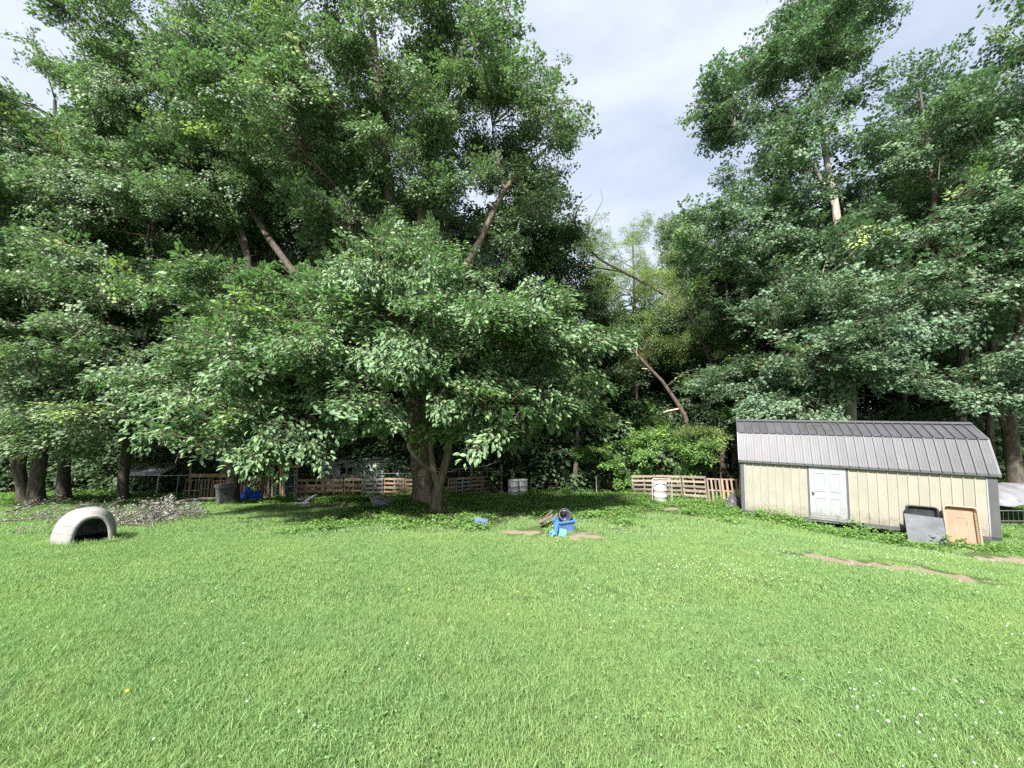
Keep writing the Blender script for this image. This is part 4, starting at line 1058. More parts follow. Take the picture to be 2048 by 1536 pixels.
# ------------------------------------------------------------------ things against the shed
def tray(name, label, s0, s1, hgt, foot, lean, dep, m_in, m_rim, holes=False):
    """open tub leaning on the wall with its mouth to the camera"""
    q = SW((s0 + s1) / 2, -foot, 0); zb = gz(q.x, q.y) - SHED_O.z + .03
    w = s1 - s0
    up = (SHED_Y * math.sin(lean) + Vector((0, 0, math.cos(lean)))); nb = (SHED_Y * math.cos(lean) - Vector((0, 0, math.sin(lean))))
    o = SW(s0, -foot, zb)
    def L3(x, z, y): return o + SHED_X * x + up * z + nb * y
    root = empty(name, SW((s0 + s1) / 2, -foot, zb), label, 'tray')
    def rr(x0, x1, z0, z1, r, n=4):
        out = []
        for cx, cz, a0 in ((x1 - r, z1 - r, 0), (x0 + r, z1 - r, 90), (x0 + r, z0 + r, 180), (x1 - r, z0 + r, 270)):
            for k in range(n + 1):
                a = R(a0 + 90 * k / n); out.append((cx + r * math.cos(a), cz + r * math.sin(a)))
        return out
    rim = .05 * w / 1.0
    r0, r1, r2 = rr(0, w, 0, hgt, .10), rr(rim, w - rim, rim, hgt - rim, .08), rr(rim * 2.3, w - rim * 2.3, rim * 2.3, hgt - rim * 2.3, .07)
    n = len(r0)
    mb = MB()
    rings = [[L3(x, z, .05) for x, z in r0], [L3(x, z, 0) for x, z in r0], [L3(x, z, -.012) for x, z in rr(rim * .3, w - rim * .3, rim * .3, hgt - rim * .3, .1)], [L3(x, z, 0) for x, z in r1]]
    vv = sum(rings, [])
    mb.add(vv, [(i * n + k, i * n + (k + 1) % n, (i + 1) * n + (k + 1) % n, (i + 1) * n + k) for i in range(3) for k in range(n)], True)
    mb.build('rim', m_rim, root)
    mb = MB(); vv = [L3(x, z, 0) for x, z in r1] + [L3(x, z, dep) for x, z in r2] + [L3(x, z, dep + .012) for x, z in r2] + [L3(x, z, .01) for x, z in rr(rim * .6, w - rim * .6, rim * .6, hgt - rim * .6, .09)]
    mb.add(vv, [(i * n + k, i * n + (k + 1) % n, (i + 1) * n + (k + 1) % n, (i + 1) * n + k) for i in range(3) for k in range(n)], True)
    mb.add([L3(x, z, dep) for x, z in r2], [tuple(range(n))]); mb.add([L3(x, z, dep + .012) for x, z in r2], [tuple(reversed(range(n)))])
    mb.build('tub', m_in, root)
    if holes:
        for x in (rim * 1.55, w - rim * 1.55):
            for k in range(17):
                z = .12 + (hgt - .32) * k / 16
                mb = MB(); sg = 1 if x < w / 2 else -1
                mb.hexa([L3(x - .028, z, .035), L3(x + .028, z, .035), L3(x + .028, z, .06), L3(x - .028, z, .06)], [L3(x - .028, z + .024, .035), L3(x + .028, z + .024, .035), L3(x + .028, z + .024, .06), L3(x - .028, z + .024, .06)])
                mb.build('slot_rib', m_rim, root)
        mb = MB()
        for a in (.32, .70): mb.hexa([L3(w * a, .14, dep - .012), L3(w * a + .02, .14, dep - .012), L3(w * a + .02, .14, dep + .004), L3(w * a, .14, dep + .004)], [L3(w * a, hgt - .3, dep - .012), L3(w * a + .02, hgt - .3, dep - .012), L3(w * a + .02, hgt - .3, dep + .004), L3(w * a, hgt - .3, dep + .004)])
        mb.hexa([L3(w * .34, hgt - .32, dep - .012), L3(w * .70, hgt - .32, dep - .012), L3(w * .70, hgt - .32, dep + .004), L3(w * .34, hgt - .32, dep + .004)], [L3(w * .34, hgt - .30, dep - .012), L3(w * .70, hgt - .30, dep - .012), L3(w * .70, hgt - .30, dep + .004), L3(w * .34, hgt - .30, dep + .004)])
        mb.build('base_rib', m_rim, root)
    return root
tray('plastic_tray', 'tan plastic crate tray with slotted rim leaning against the shed', 4.93, 5.64, 1.10, .36, R(8), .11, M['tan'], M['tan_rim'], True)
tray('plastic_tray', 'black plastic tub leaning on the shed behind the grey sheet', 4.16, 4.86, 1.04, .30, R(6), .08, M['black'], M['black'])
def grey_sheet():
    o = SW(4.5, -.46, 0); zb = gz(o.x, o.y) - SHED_O.z + .01
    a, b = SW(4.09, -.48, zb), SW(4.89, -.50, zb - .02)
    c, d = SW(4.87, -.36, zb + .78), SW(4.07, -.34, zb + .81)
    nrm = (b - a).cross(d - a).normalized() * .012
    n = 6; mb = MB(); V = []
    for side in (0, 1):
        for j in range(n + 1):
            for i in range(n + 1):
                p = a.lerp(b, i / n).lerp(d.lerp(c, i / n), j / n) + nrm * (side + .9 * math.sin(i * 1.1) * math.sin(j * .8))
                V.append(p)
    k = (n + 1) ** 2; F = []
    for j in range(n):
        for i in range(n):
            q = j * (n + 1) + i; F += [(q, q + 1, q + n + 2, q + n + 1), (k + q + n + 1, k + q + n + 2, k + q + 1, k + q)]
    ed = list(range(n + 1)) + [(j + 1) * (n + 1) - 1 for j in range(1, n + 1)] + [n * (n + 1) + i for i in range(n - 1, -1, -1)] + [j * (n + 1) for j in range(n - 1, 0, -1)]
    F += [(ed[i], k + ed[i], k + ed[(i + 1) % len(ed)], ed[(i + 1) % len(ed)]) for i in range(len(ed))]
    mb.add(V, F).build('metal_sheet', M['greyboard'], None, 'weathered grey sheet leaning in front of the black tub', 'sheet')
grey_sheet()

# ------------------------------------------------------------------ igloo dog house
def igloo():
    c = G(170, 1082); c.z -= .02
    root = empty('dog_house', c, 'off-white plastic igloo dog house with arched doorway on the lawn', 'dog house', None, R(147))
    na, ns_ = 20, 16
    def sect(s, off):
        # s 0 = doorway, 1 = back
        W_ = [.31, .36, .44, .49, .49, .44, .34, .18, .02]; H_ = [.63, .68, .72, .735, .725, .67, .54, .33, .02]
        f = s * 8; i = min(int(f), 7); t = f - i
        w = W_[i] * (1 - t) + W_[i + 1] * t - off; h = H_[i] * (1 - t) + H_[i + 1] * t - off
        x = -.5 + 1.06 * (1 - (1 - s) ** 1.35)
        w, h = max(w, .005), max(h, .005)
        out = []
        for k in range(na + 1):
            a = math.pi * k / na
            ca, sa = math.cos(a), math.sin(a)
            e = .82
            out.append(Vector((x - (off if s > .9 else 0), w * math.copysign(abs(ca) ** e, ca), h * abs(sa) ** e)))
        return out
    def shell(off, flip):
        V, F = [], []
        for j in range(ns_ + 1): V += sect(j / ns_, off)
        for j in range(ns_):
            for k in range(na):
                q = j * (na + 1) + k; f = (q, q + 1, q + na + 2, q + na + 1)
                F.append(f[::-1] if flip else f)
        return V, F
    V1, F1 = shell(0, True); V2, F2 = shell(.045, False)
    mb = MB(); mb.add(V1, F1, True); mb.add(V2, F2, True)
    me = mb.mesh('dome', M['igloo']); link('dome', me, root, world=False)
    rim = MB(); A = sect(0, -.025); B = sect(0, .05)
    A = [p + Vector((-.03, 0, 0)) for p in A]; Bq = [p + Vector((-.03, 0, 0)) for p in B]
    A2 = [p + Vector((.05, 0, 0)) for p in A]; B2 = [p + Vector((.05, 0, 0)) for p in B]
    n = na + 1
    rim.add(A + Bq + B2 + A2, [(i * n + k, i * n + k + 1, ((i + 1) % 4) * n + k + 1, ((i + 1) % 4) * n + k) for i in range(4) for k in range(na)], True)
    link('door_rim', rim.mesh('door_rim', M['igloo']), root, world=False)
    fl = MB().box((.05, 0, .03), (1.05, .95, .03)); link('floor_pan', fl.mesh('floor_pan', M['interior']), root, world=False)
igloo()

# ------------------------------------------------------------------ pallets
def pallet(label, A, B, h, mk, nb=5, vertical=False, lean=0.0, seed=0, group='wooden pallets used as fencing', name='pallet', bw=None):
    r = random.Random(seed)
    A, B = Vector(A), Vector(B)
    ex = (B - A); w = ex.length; ex.normalize()
    ez = Vector((0, 0, 1)); ez = (ez - ex * ez.dot(ex)).normalized()
    ey = ez.cross(ex)                                   # away from the camera when A is left of B
    if ey.y < 0: ey = -ey
    ez = (ez * math.cos(lean) + ey * math.sin(lean)); ey = ez.cross(ex); ey = ey if ey.y > 0 else -ey
    root = empty(name, (A + B) / 2, label, 'pallet', group)
    M3 = Matrix((ex, ey, ez)).transposed()
    def bx(nm, x, y, z, sx, sy, sz, m_, rot=0):
        mm = M3 @ Matrix.Rotation(rot, 3, 'Y')
        MB().box(A + ex * x + ey * y + ez * z, (sx, sy, sz), mm).build(nm, m_, root)
    w -= .03
    if not vertical:
        for x in (.03, w / 2, w - .03): bx('stringer', x, .055, h / 2, .045, .09, h * .985, M[mk])
        bh = bw or h / nb * .54
        for k in range(nb):
            z = bh / 2 + (h - bh) * k / (nb - 1)
            bx('slat', w / 2 + r.uniform(-.01, .01), 0, z + r.uniform(-.008, .008), w, .02, bh * r.uniform(.85, 1.1), M[mk], r.uniform(-.012, .012))
        for k in range(3):
            bx('back_slat', w / 2, .112, bh / 2 + (h - bh) * k / 2, w, .018, bh * .55, M[mk])
    else:
        for z in (.06, h / 2, h - .05): bx('stringer', w / 2, .05, z, w, .07, .05, M[mk])
        bb = w / nb * .5
        for k in range(nb):
            x = bb / 2 + (w - bb) * k / (nb - 1)
            bx('slat', x, 0, h / 2 + r.uniform(-.02, .02), bb * r.uniform(.8, 1.1), .02, h * r.uniform(.96, 1.0), M[mk], r.uniform(-.015, .015))
    return root
def gpt(u, d):
    x = (u - 1024) / FPX * d / CP * (1 + 0.0)
    # account for the pitch: points near the ground row
    p = P(u, 990, d)
    return Vector((p.x, p.y, gz(p.x, p.y)))
rowL = [(590, 613, 'wood_new', 'short tan pallet next to the chain link gate'), (613, 649, 'wood_new', 'tan slatted pallet, second right of the chain link gate'), (649, 687, 'wood_new', 'tan slatted pallet under the left coop opening'), (687, 725, 'wood_new', 'orange-tan pallet left of the grey pallet'), (725, 767, 'wood_old', 'grey weathered pallet in front of the white coop'), (767, 809, 'wood_new', 'orange-tan pallet under the coop doorway'), (809, 850, 'wood_new', 'tan pallet partly hidden by the thick maple trunk')]
for i, (a, b, mk, lab) in enumerate(rowL):
    pallet(lab, gpt(a, 20.8), gpt(b, 20.8), .98 + .03 * (i % 2), mk, 4 if i < 4 else 5, seed=i)
rowM = [(896, 910, 21.5, 22.2, 'wood_red', 'dark brown pallet just right of the forked trunk'), (911, 939, 22.2, 23.0, 'wood_old', 'grey pallet in the shaded row right of the forked trunk'), (940, 965, 23.0, 23.8, 'wood_red', 'brown pallet in the middle of the shaded angled row'), (966, 988, 23.8, 24.6, 'wood_red', 'reddish pallet in the angled row, second left of the drums'), (989, 1008, 24.6, 25.4, 'wood_red', 'reddish pallet ending the angled row left of the drums')]
for i, (a, b, da, db, mk, lab) in enumerate(rowM):
    pallet(lab, gpt(a, da), gpt(b, db), 1.0, mk, 5, seed=20 + i)
for i, (a, b, d, h, mk, lab) in enumerate(((898, 930, 26, 1.42, 'wood_red', 'brown pallet standing behind the angled row near the forked trunk'), (932, 962, 26.2, 1.42, 'wood_new', 'orange pallet top showing behind the angled row'), (1006, 1042, 26, 1.35, 'wood_red', 'brown pallet standing behind the two white drums'), (1052, 1083, 25.6, 1.1, 'wood_old', 'dark grey pallet right of the two white drums'), (1084, 1119, 25.2, 1.28, 'wood_tan', 'upright tan pallet ending the row in the gap'))):
    pallet(lab, gpt(a, d), gpt(b, d), h, mk, 6, seed=40 + i)
rowR = [(1268, 1318, 20.2, 19.3, 'wood_tan', 6, False, 'weathered pallet at the left end of the fence beside the shed'), (1318, 1368, 19.3, 18.5, 'wood_tan', 6, False, 'weathered pallet behind the single white drum'), (1369, 1417, 18.5, 17.7, 'wood_tan', 6, False, 'sunlit pale pallet right of the single drum'), (1418, 1447, 17.7, 17.3, 'wood_tan', 4, True, 'pallet with upright slats next to the pale pallet'), (1448, 1482, 17.3, 16.8, 'wood_red', 4, True, 'darker upright-slat pallet ending at the shed corner')]
for i, (a, b, da, db, mk, nb, ver, lab) in enumerate(rowR):
    pallet(lab, gpt(a, da), gpt(b, db), 1.17 if i < 3 else 1.1, mk, nb, ver, seed=60 + i)
for i, (a, b, d, h, mk, lab) in enumerate(((400, 424, 19.6, 1.0, 'wood_red', 'brown upright-slat pallet left of the black bin'), (424, 448, 19.4, .95, 'wood_red', 'brown upright-slat pallet right behind the black bin'), (478, 500, 20, 1.15, 'wood_red', 'dark upright-slat pallet behind the blue tarp, nearest the grey trunk'), (501, 518, 20.2, 1.2, 'wood_red', 'dark upright-slat pallet behind the blue tarp, middle one'), (519, 535, 20.4, 1.2, 'wood_red', 'dark upright-slat pallet beside the timber gate post'))):
    pallet(lab, gpt(a, d), gpt(b, d), h, mk, 4, True, lean=.08, seed=80 + i)

# ------------------------------------------------------------------ drums
def drum(label, pos, group, r=.295, h=.88):
    root = empty('drum', pos, label, 'drum', group)
    prof = [(.0, 0), (r, 0), (r + .008, .012), (r, .03), (r, h * .31), (r + .024, h * .335), (r, h * .36), (r, h * .63), (r + .024, h * .655), (r, h * .68), (r, h - .02)]
    link('body', MB().lathe(prof, 28).mesh('body', M['drum']), root, world=False)
    link('lid', MB().lathe([(0, h - .03), (r - .015, h - .03), (r - .012, h)], 28).mesh('lid', M['drum']), root, world=False)
    link('top_rim', MB().lathe([(r, h - .02), (r + .012, h - .012), (r + .012, h + .002), (r - .012, h + .002), (r - .012, h - .02)], 28).mesh('top_rim', M['drum']), root, world=False)
drum('rust-blotched white drum, left one of the touching pair', gpt(1026.5, 22.0), 'white steel drums')
drum('white drum with rusty foot, right one of the touching pair', gpt(1045, 22.3), 'white steel drums')
drum('single white drum in front of the right pallet fence', gpt(1320, 18.1), 'white steel drums', .3, .9)

# wire panel on pipe frame in front of the single drum
def pipe_panel(name, label, a, b, h, nh, nv, r=.017, cat='gate', lean=0):
    a, b = Vector(a), Vector(b)
    root = empty(name, (a + b) / 2, label, cat)
    up = Vector((0, math.sin(lean), math.cos(lean)))
    MB().tube([a, a + up * (h - .06), a + up * h + (b - a).normalized() * .06, b + up * h - (b - a).normalized() * .06, b + up * (h - .06), b], r, 8).build('pipe_frame', M['pipe'], root)
    for k in range(nh):
        z = h * (k + .5) / nh
        MB().tube([a + up * z, b + up * z], .005, 4).build('wire', M['wire'], root)
    for k in range(nv):
        q = a.lerp(b, (k + 1) / (nv + 1))
        MB().tube([q + up * .02, q + up * (h - .01)], .004, 4).build('wire', M['wire'], root)
    return root
pipe_panel('pipe_gate', 'light pipe frame gate standing around the single white drum', gpt(1305, 17.7), gpt(1344, 17.5), 1.08, 4, 0)
def t_post(label, u, d, h):
    p = gpt(u, d); root = empty('fence_post', p, label, 'post', 'fence posts')
    MB().box(p + Vector((0, 0, h / 2)), (.045, .04, h)).build('shaft', M['post'], root)
    MB().box(p + Vector((0, 0, h - .07)), (.055, .05, .16)).build('painted_tip', M['white'], root)
t_post('thin steel fence post with white tip in the gap', 1193, 22.5, 1.05)

# ------------------------------------------------------------------ coop behind the left pallets
def coop():
    d = 24.3
    o = P(643, 960, d); o.z = gz(o.x, o.y)
    e = P(835, 960, d + .6); ex = (Vector((e.x, e.y, 0)) - Vector((o.x, o.y, 0))); L = ex.length; ex.normalize(); ey = Vector((-ex.y, ex.x, 0))
    root = empty('animal_coop', o, 'white board-sided animal coop with dark openings behind the pallets', 'coop')
    def W(s, t, z): return Vector((o.x, o.y, 0)) + ex * s + ey * t + Vector((0, 0, z))
    z0 = o.z; top = P(700, 921, d).z; top_r = P(800, 917, d).z
    px = L / (835 - 643)
    opens = [((679 - 643) * px, (703 - 643) * px, P(690, 949, d).z, P(690, 936, d).z), ((767 - 643) * px, (789 - 643) * px, z0 + .2, P(775, 934, d).z)]
    bh = .145
    z = z0 + .05
    while z < top - .02:
        zt = min(z + bh, top)
        spans = [(0, L)]
        for a, b, za, zb in opens:
            if z + .07 > za and z + .07 < zb:
                spans = [q for s in spans for q in ((s[0], min(a, s[1])), (max(b, s[0]), s[1])) if q[1] - q[0] > .02]
        for a, b in spans:
            MB().hexa([W(a, -.022, z), W(b, -.022, z), W(b, .01, z), W(a, .01, z)], [W(a, -.008, zt - .008), W(b, -.008, zt - .008), W(b, .01, zt - .008), W(a, .01, zt - .008)]).build('siding_board', M['siding'], root)
        z += bh
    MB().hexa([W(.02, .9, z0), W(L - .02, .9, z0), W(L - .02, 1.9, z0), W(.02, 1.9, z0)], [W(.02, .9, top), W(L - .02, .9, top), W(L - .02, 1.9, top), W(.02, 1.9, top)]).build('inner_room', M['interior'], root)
    for s in (.0, L - .02): MB().hexa([W(s, .011, z0), W(s + .02, .011, z0), W(s + .02, .9, z0), W(s, .9, z0)], [W(s, .011, top), W(s + .02, .011, top), W(s + .02, .9, top), W(s, .9, top)]).build('end_wall', M['siding'], root)
    for a, b, za, zb in opens:
        mb = MB()
        for q in ((a - .03, a), (b, b + .03)): mb.hexa([W(q[0], -.03, za), W(q[1], -.03, za), W(q[1], .02, za), W(q[0], .02, za)], [W(q[0], -.03, zb), W(q[1], -.03, zb), W(q[1], .02, zb), W(q[0], .02, zb)])
        mb.build('opening_frame', M['siding'], root)
    n = 26; V = []; r = random.Random(2)
    for j in (0, 1):
        for i in range(n + 1):
            s = -.15 + (L + .4) * i / n
            V.append(W(s, -.22 - .05 * r.random() if j == 0 else 2.0, top + .03 + .1 * s / L + (.03 * math.sin(i * 1.9) + .03 * r.random() if j == 0 else .25)))
    mb = MB(); m_ = n + 1
    mb.add(V + [p - Vector((0, 0, .012)) for p in V], [(i, i + 1, m_ + i + 1, m_ + i) for i in range(n)] + [(2 * m_ + m_ + i, 2 * m_ + m_ + i + 1, 2 * m_ + i + 1, 2 * m_ + i) for i in range(n)] + [(i + 2 * m_, i + 1 + 2 * m_, i + 1, i) for i in range(n)])
    mb.build('tin_roof', M['tin'], root, 'ragged tin roof edge')
coop()

# posts and wires of the pens
def post(label, u, d, h, r=.055, m_='post', lean=(0, 0)):
    p = gpt(u, d); root = MB()
    root.tube([p, p + Vector((lean[0] * .5, 0, h * .5)), p + Vector((lean[0], lean[1], h))], [r, r * .97, r * .92], 8, wob=.08, seed=int(u))
    return root.build('fence_post', M[m_], None, label, 'post', 'fence posts')
post('wooden post at the left coop corner', 667, 22.6, 1.75, .05)
post('taller wooden post in front of the left coop opening', 692, 21.4, 1.95, .075)
post('grey post behind the frame left of the black bin', 379, 20.6, 1.85, .06)
post('grey post right behind the black bin', 440, 20.2, 1.75, .06)
post('short wooden post in the pen right of the forked trunk', 918, 24.5, 1.7, .07)
post('tall wooden post in the pen right of the forked trunk', 942.5, 23.4, 1.9, .065)
post('wooden corner post holding the bent rail end', 1003, 24.2, 1.75, .06)
MB().tube([P(893, 945, 22.6), P(918, 938, 22.8), P(945, 935, 23.1), P(972, 932, 23.4), P(990, 925, 23.8), P(1003, 921, 24.1)], [.03, .035, .035, .033, .03, .025], 7, wob=.2).build('bent_rail', M['post'], None, 'crooked bare pole resting along the pen posts', 'pole')
def wire(label, a, b, sag=.03):
    a, b = Vector(a), Vector(b)
    MB().tube([a.lerp(b, t) - Vector((0, 0, sag * 4 * t * (1 - t))) for t in (0, .17, .33, .5, .67, .83, 1)], .008, 4).build('fence_wire', M['wire'], None, label, 'wire', 'pen fence wires')
wire('upper wire strung over the left pallet row', P(592, 948, 20.9), P(770, 947, 21.0))
wire('lower wire strung just over the left pallet tops', P(592, 954, 20.9), P(770, 951, 21.0))
wire('upper wire right of the forked trunk', P(860, 937, 22.5), P(1004, 937, 24.2))
wire('lower wire right of the forked trunk', P(860, 943, 22.4), P(1004, 942, 24.1))
wire('wire across the coop doorway', P(740, 945, 21.2), P(838, 947, 21.3))

# timber gate and chain link gate
def timber_gate():
    a, b = gpt(537, 20.3), gpt(560.5, 20.3)
    root = empty('timber_gateway', (a + b) / 2, 'tall lumber gateway frame left of the chain link gate', 'gateway')
    for q, h in ((a, 1.83), (b, 1.8), (b + Vector((.12, .05, 0)), 1.72), (a + Vector((.14, .08, 0)), 1.8)):
        MB().box(q + Vector((0, 0, h / 2)), (.085, .085, h)).build('post', M['lumber'] if q.x > a.x + .2 else M['post'], root)
    MB().box((a + b) / 2 + Vector((.04, -.06, 1.79)), ((b - a).length + .34, .04, .1)).build('lintel', M['lumber'], root)
    MB().box((a + b) / 2 + Vector((.3, -.05, .03)), ((b - a).length + 1.2, .08, .07)).build('sill', M['post'], root)
timber_gate()
def chain_gate():
    a, b = gpt(568.5, 20.3), gpt(588.5, 20.3)
    root = empty('chain_link_gate', (a + b) / 2, 'narrow chain link gate between lumber posts', 'gate')
    h = 1.48; ex = (b - a)
    MB().tube([a + Vector((0, 0, .08)), a + Vector((0, 0, h)), b + Vector((0, 0, h)), b + Vector((0, 0, .08)), a + Vector((0, 0, .08))], .02, 8).build('pipe_frame', M['pipe'], root)
    for z in (.62, 1.2): MB().tube([a + Vector((0, 0, z)), b + Vector((0, 0, z))], .014, 6).build('cross_bar', M['pipe'], root)
    mb = MB(); w = ex.length; st = .085; e = ex.normalized()
    for sg in (1, -1):
        k = -int(h / st) - 2
        while k * st < w + h:
            x0 = k * st
            pts = []
            for z in (.09, h):
                x = x0 + sg * (z - .09) if sg > 0 else x0 + (h - z)
                pts.append((x, z))
            (xa, za), (xb, zb) = pts
            t0, t1 = 0.0, 1.0
            if xb != xa:
                for lim in (0, w):
                    t = (lim - xa) / (xb - xa)
                    if (lim == 0) == (xb > xa): t0 = max(t0, t)
                    else: t1 = min(t1, t)
            if t1 > t0:
                f = lambda t: a + e * (xa + (xb - xa) * t) + Vector((0, -.012 * sg, za + (zb - za) * t))
                mb.tube([f(t0), f(t1)], .0028, 3, cap=False)
            k += 1
    mb.build('chain_mesh', M['wire'], root, kind='stuff')
    for q, h2 in ((a + Vector((-.1, .03, 0)), 1.62), (b + Vector((.1, .03, 0)), 1.62)): MB().box(q + Vector((0, 0, h2 / 2)), (.08, .08, h2)).build('post', M['lumber'] if q.x < a.x else M['post'], root)
    MB().box((a + b) / 2 + Vector((.12, -.03, 1.65)), (w + .3, .04, .13)).build('header_board', M['lumber'], root)
chain_gate()
def feeder():
    p = gpt(549, 20.9)
    MB().lathe([(.13, 0), (.13, .0)] + [(.13 + .012 * (k % 2), .03 * k) for k in range(1, 24)] + [(.11, .72), (.0, .72)], 14, Matrix.Translation(p)).build('corrugated_pipe', M['pipe'], None, 'ribbed grey pipe standing inside the timber gateway', 'pipe')
feeder()
def wood_frame():
    a, b = gpt(368, 19.2), gpt(398, 19.1)
    root = empty('wooden_frame', (a + b) / 2, 'open brown wooden frame rack leaning left of the pallets', 'frame')
    ex = (b - a).normalized(); h = .98; w = (b - a).length
    ld = Vector((0, .12, 1)).normalized()
    for s in (0, .33, .66, 1): MB().tube([a + ex * w * s - Vector((.06 if s == 0 else 0, 0, 0)), a + ex * w * s + ld * h], .025, 4).build('upright', M['wood_red'], root)
    for z in (.05, .45, .96): MB().tube([a + ld * z * h, b + ld * z * h], .025, 4).build('rail', M['wood_red'], root)
    MB().box((a + b) / 2 + Vector((.6, .35, 1.12)), (2.0, .05, .18)).build('top_board', M['wood_red'], root)
wood_frame()

# tarp shelter at left
def shelter():
    fl, fr = P(250, 949, 22), P(318, 950, 22); bl, br = P(287, 923, 25.2), P(368, 924.5, 25.2)
    b = Vector(((fl.x + br.x) / 2, 23.6, 0)); b.z = gz(b.x, b.y)
    root = empty('tarp_shelter', b, 'grey tarp shelter roof on thin metal legs at left', 'shelter')
    n, m_ = 10, 6; V = []
    for j in range(m_ + 1):
        for i in range(n + 1):
            p = fl.lerp(fr, i / n).lerp(bl.lerp(br, i / n), j / m_)
            p.z += -.08 * math.sin(math.pi * j / m_) * abs(math.sin(math.pi * 2 * i / n)) + .02 * math.sin(i * 2.3)
            V.append(p)
    k = len(V); F = []
    for j in range(m_):
        for i in range(n):
            q = j * (n + 1) + i; F += [(q, q + 1, q + n + 2, q + n + 1), (k + q + n + 1, k + q + n + 2, k + q + 1, k + q)]
    F += [(i + k, i + 1 + k, i + 1, i) for i in range(n)]
    MB().add(V + [p - Vector((0, 0, .015)) for p in V], F, True).build('tarp_roof', M['tarp'], root)
    far = P(400, 950, 22)
    legs = [(fl, 0), (fr, -.1), (P(358, 951, 22), -.12), (bl, 0), (br, 0), (far, -.1)]
    for p, dx in legs:
        MB().tube([Vector((p.x + dx, p.y, gz(p.x, p.y))), p - Vector((0, 0, .02))], .022, 6).build('leg', M['pipe'], root)
    MB().tube([fl - Vector((0, 0, .03)), fr - Vector((0, 0, .03)), P(358, 951, 22), far], .02, 6).build('front_rail', M['pipe'], root)
    MB().tube([fr - Vector((0, 0, .03)), br - Vector((0, 0, .04))], .02, 6).build('rafter', M['pipe'], root)
    MB().tube([P(358, 951, 22), P(392, 930, 24.6)], .02, 6).build('rafter', M['pipe'], root)
    MB().tube([far, P(443, 927, 24.2)], .02, 6).build('rafter', M['pipe'], root)
shelter()

# black bin
def bin_():
    p = G(449, 1008); root = empty('storage_bin', p, 'dark grey plastic bin with overhanging lid beside the grey trunk', 'bin', None, R(-38))
    w0, w1, d0, d1, h = .50, .56, .5, .56, .76
    mb = MB().hexa([(-w0 / 2, -d0 / 2, 0), (w0 / 2, -d0 / 2, 0), (w0 / 2, d0 / 2, 0), (-w0 / 2, d0 / 2, 0)], [(-w1 / 2, -d1 / 2, h), (w1 / 2, -d1 / 2, h), (w1 / 2, d1 / 2, h), (-w1 / 2, d1 / 2, h)])
    link('body', mb.mesh('body', M['bin']), root, world=False)
    mb = MB().hexa([(-.33, -.33, h - .02), (.33, -.33, h - .02), (.33, .33, h - .02), (-.33, .33, h - .02)], [(-.31, -.31, h + .09), (.31, -.31, h + .09), (.31, .31, h + .09), (-.31, .31, h + .09)])
    link('lid', mb.mesh('lid', M['bin']), root, world=False)
    link('lid_panel', MB().box((0, 0, h + .10), (.46, .46, .025)).mesh('lid_panel', M['bin']), root, world=False)
    mx = Matrix.Translation((-.25, -.08, .2)) @ Matrix.Rotation(R(-90), 4, 'Y')
    link('drain_hole', MB().lathe([(0, .018), (.055, .018), (.06, 0)], 16, mx).mesh('drain_hole', M['interior']), root, world=False)
    mx = Matrix.Translation((-.265, 0, .45)) @ Matrix.Rotation(R(-88), 4, 'Y')
    link('oval_rib', MB().lathe([(.15, 0), (.155, .012), (.165, .012), (.17, 0)], 20, mx @ Matrix.Scale(1.3, 4, (1, 0, 0))).mesh('oval_rib', M['bin']), root, world=False)
bin_()

# heaps
def heap(name, label, cat, c, rx, ry, h, m_, seed, fold=.5, n=22, wedge=0.0):
    r = random.Random(seed); V, F = [], []
    c = Vector(c)
    for j in range(n):
        for i in range(n):
            a, b = -1 + 2 * i / (n - 1), -1 + 2 * j / (n - 1)
            q = math.hypot(a, b); 
            f = max(0, 1 - q ** 1.7)
            x, y = c.x + a * rx, c.y + b * ry
            rn = mnoise.noise(Vector((a * 2.1 + seed, b * 2.1, 0)))
            rg = abs(mnoise.noise(Vector((a * 3.5 + b * 1.5 + seed * 2, b * 2.5, 3))))
            z = gz(x, y) - .02 + h * f * (.65 + .55 * rn + wedge * a) + h * fold * (.5 - rg) * min(1, f * 2)
            V.append((x, y, max(z, gz(x, y) - .04)))
    for j in range(n - 1):
        for i in range(n - 1):
            q = j * n + i; F.append((q, q + 1, q + n + 1, q + n))
    return MB().add(V, F, False).build(name, m_, None, label, cat)
heap('blue_tarp', 'crumpled bright blue tarp heaped behind the black bin', 'tarp', gpt(502, 18.6), .62, .5, .62, M['bluetarp'], 4, .8)
heap('rubble_heap', 'dark grey heap against the shed corner and fence', 'heap', gpt(1467, 15.8), .45, .4, .55, M['bin'], 6, .5)
heap('brush_scrap', 'dark weathered scrap lying in the gap near the right fence', 'scrap', G(1235, 1000), .6, .3, .28, M['plank'], 8, .9)

def plank(name, label, cat, a, b, w, t, m_, up=(0, 0, 1), group=None, parent=None):
    a, b = Vector(a), Vector(b); ex = (b - a).normalized(); up = Vector(up); ey = up.cross(ex).normalized(); ez = ex.cross(ey)
    return MB().box((a + b) / 2, ((b - a).length, w, t), Matrix((ex, ey, ez)).transposed()).build(name, m_, parent, label, cat, group)
Z = lambda h: Vector((0, 0, h))
plank('pale_board', 'long pale board lying in the grass left of the trunks', 'board', G(556, 1010) + Z(.05), G(618, 1008) + Z(.06), .16, .03, M['whiteboard'], group='loose boards')
plank('pale_board', 'front pale board lying at the lawn edge left of the trunks', 'board', G(598, 1014) + Z(.05), G(648, 1014) + Z(.05), .18, .03, M['whiteboard'], group='loose boards')
plank('pale_board', 'pale board raised on the scrap pile left of the trunks', 'board', G(598, 1006) + Z(.16), G(622, 1004) + Z(.22), .26, .03, M['tin'], (.1, -.3, 1), group='loose boards')
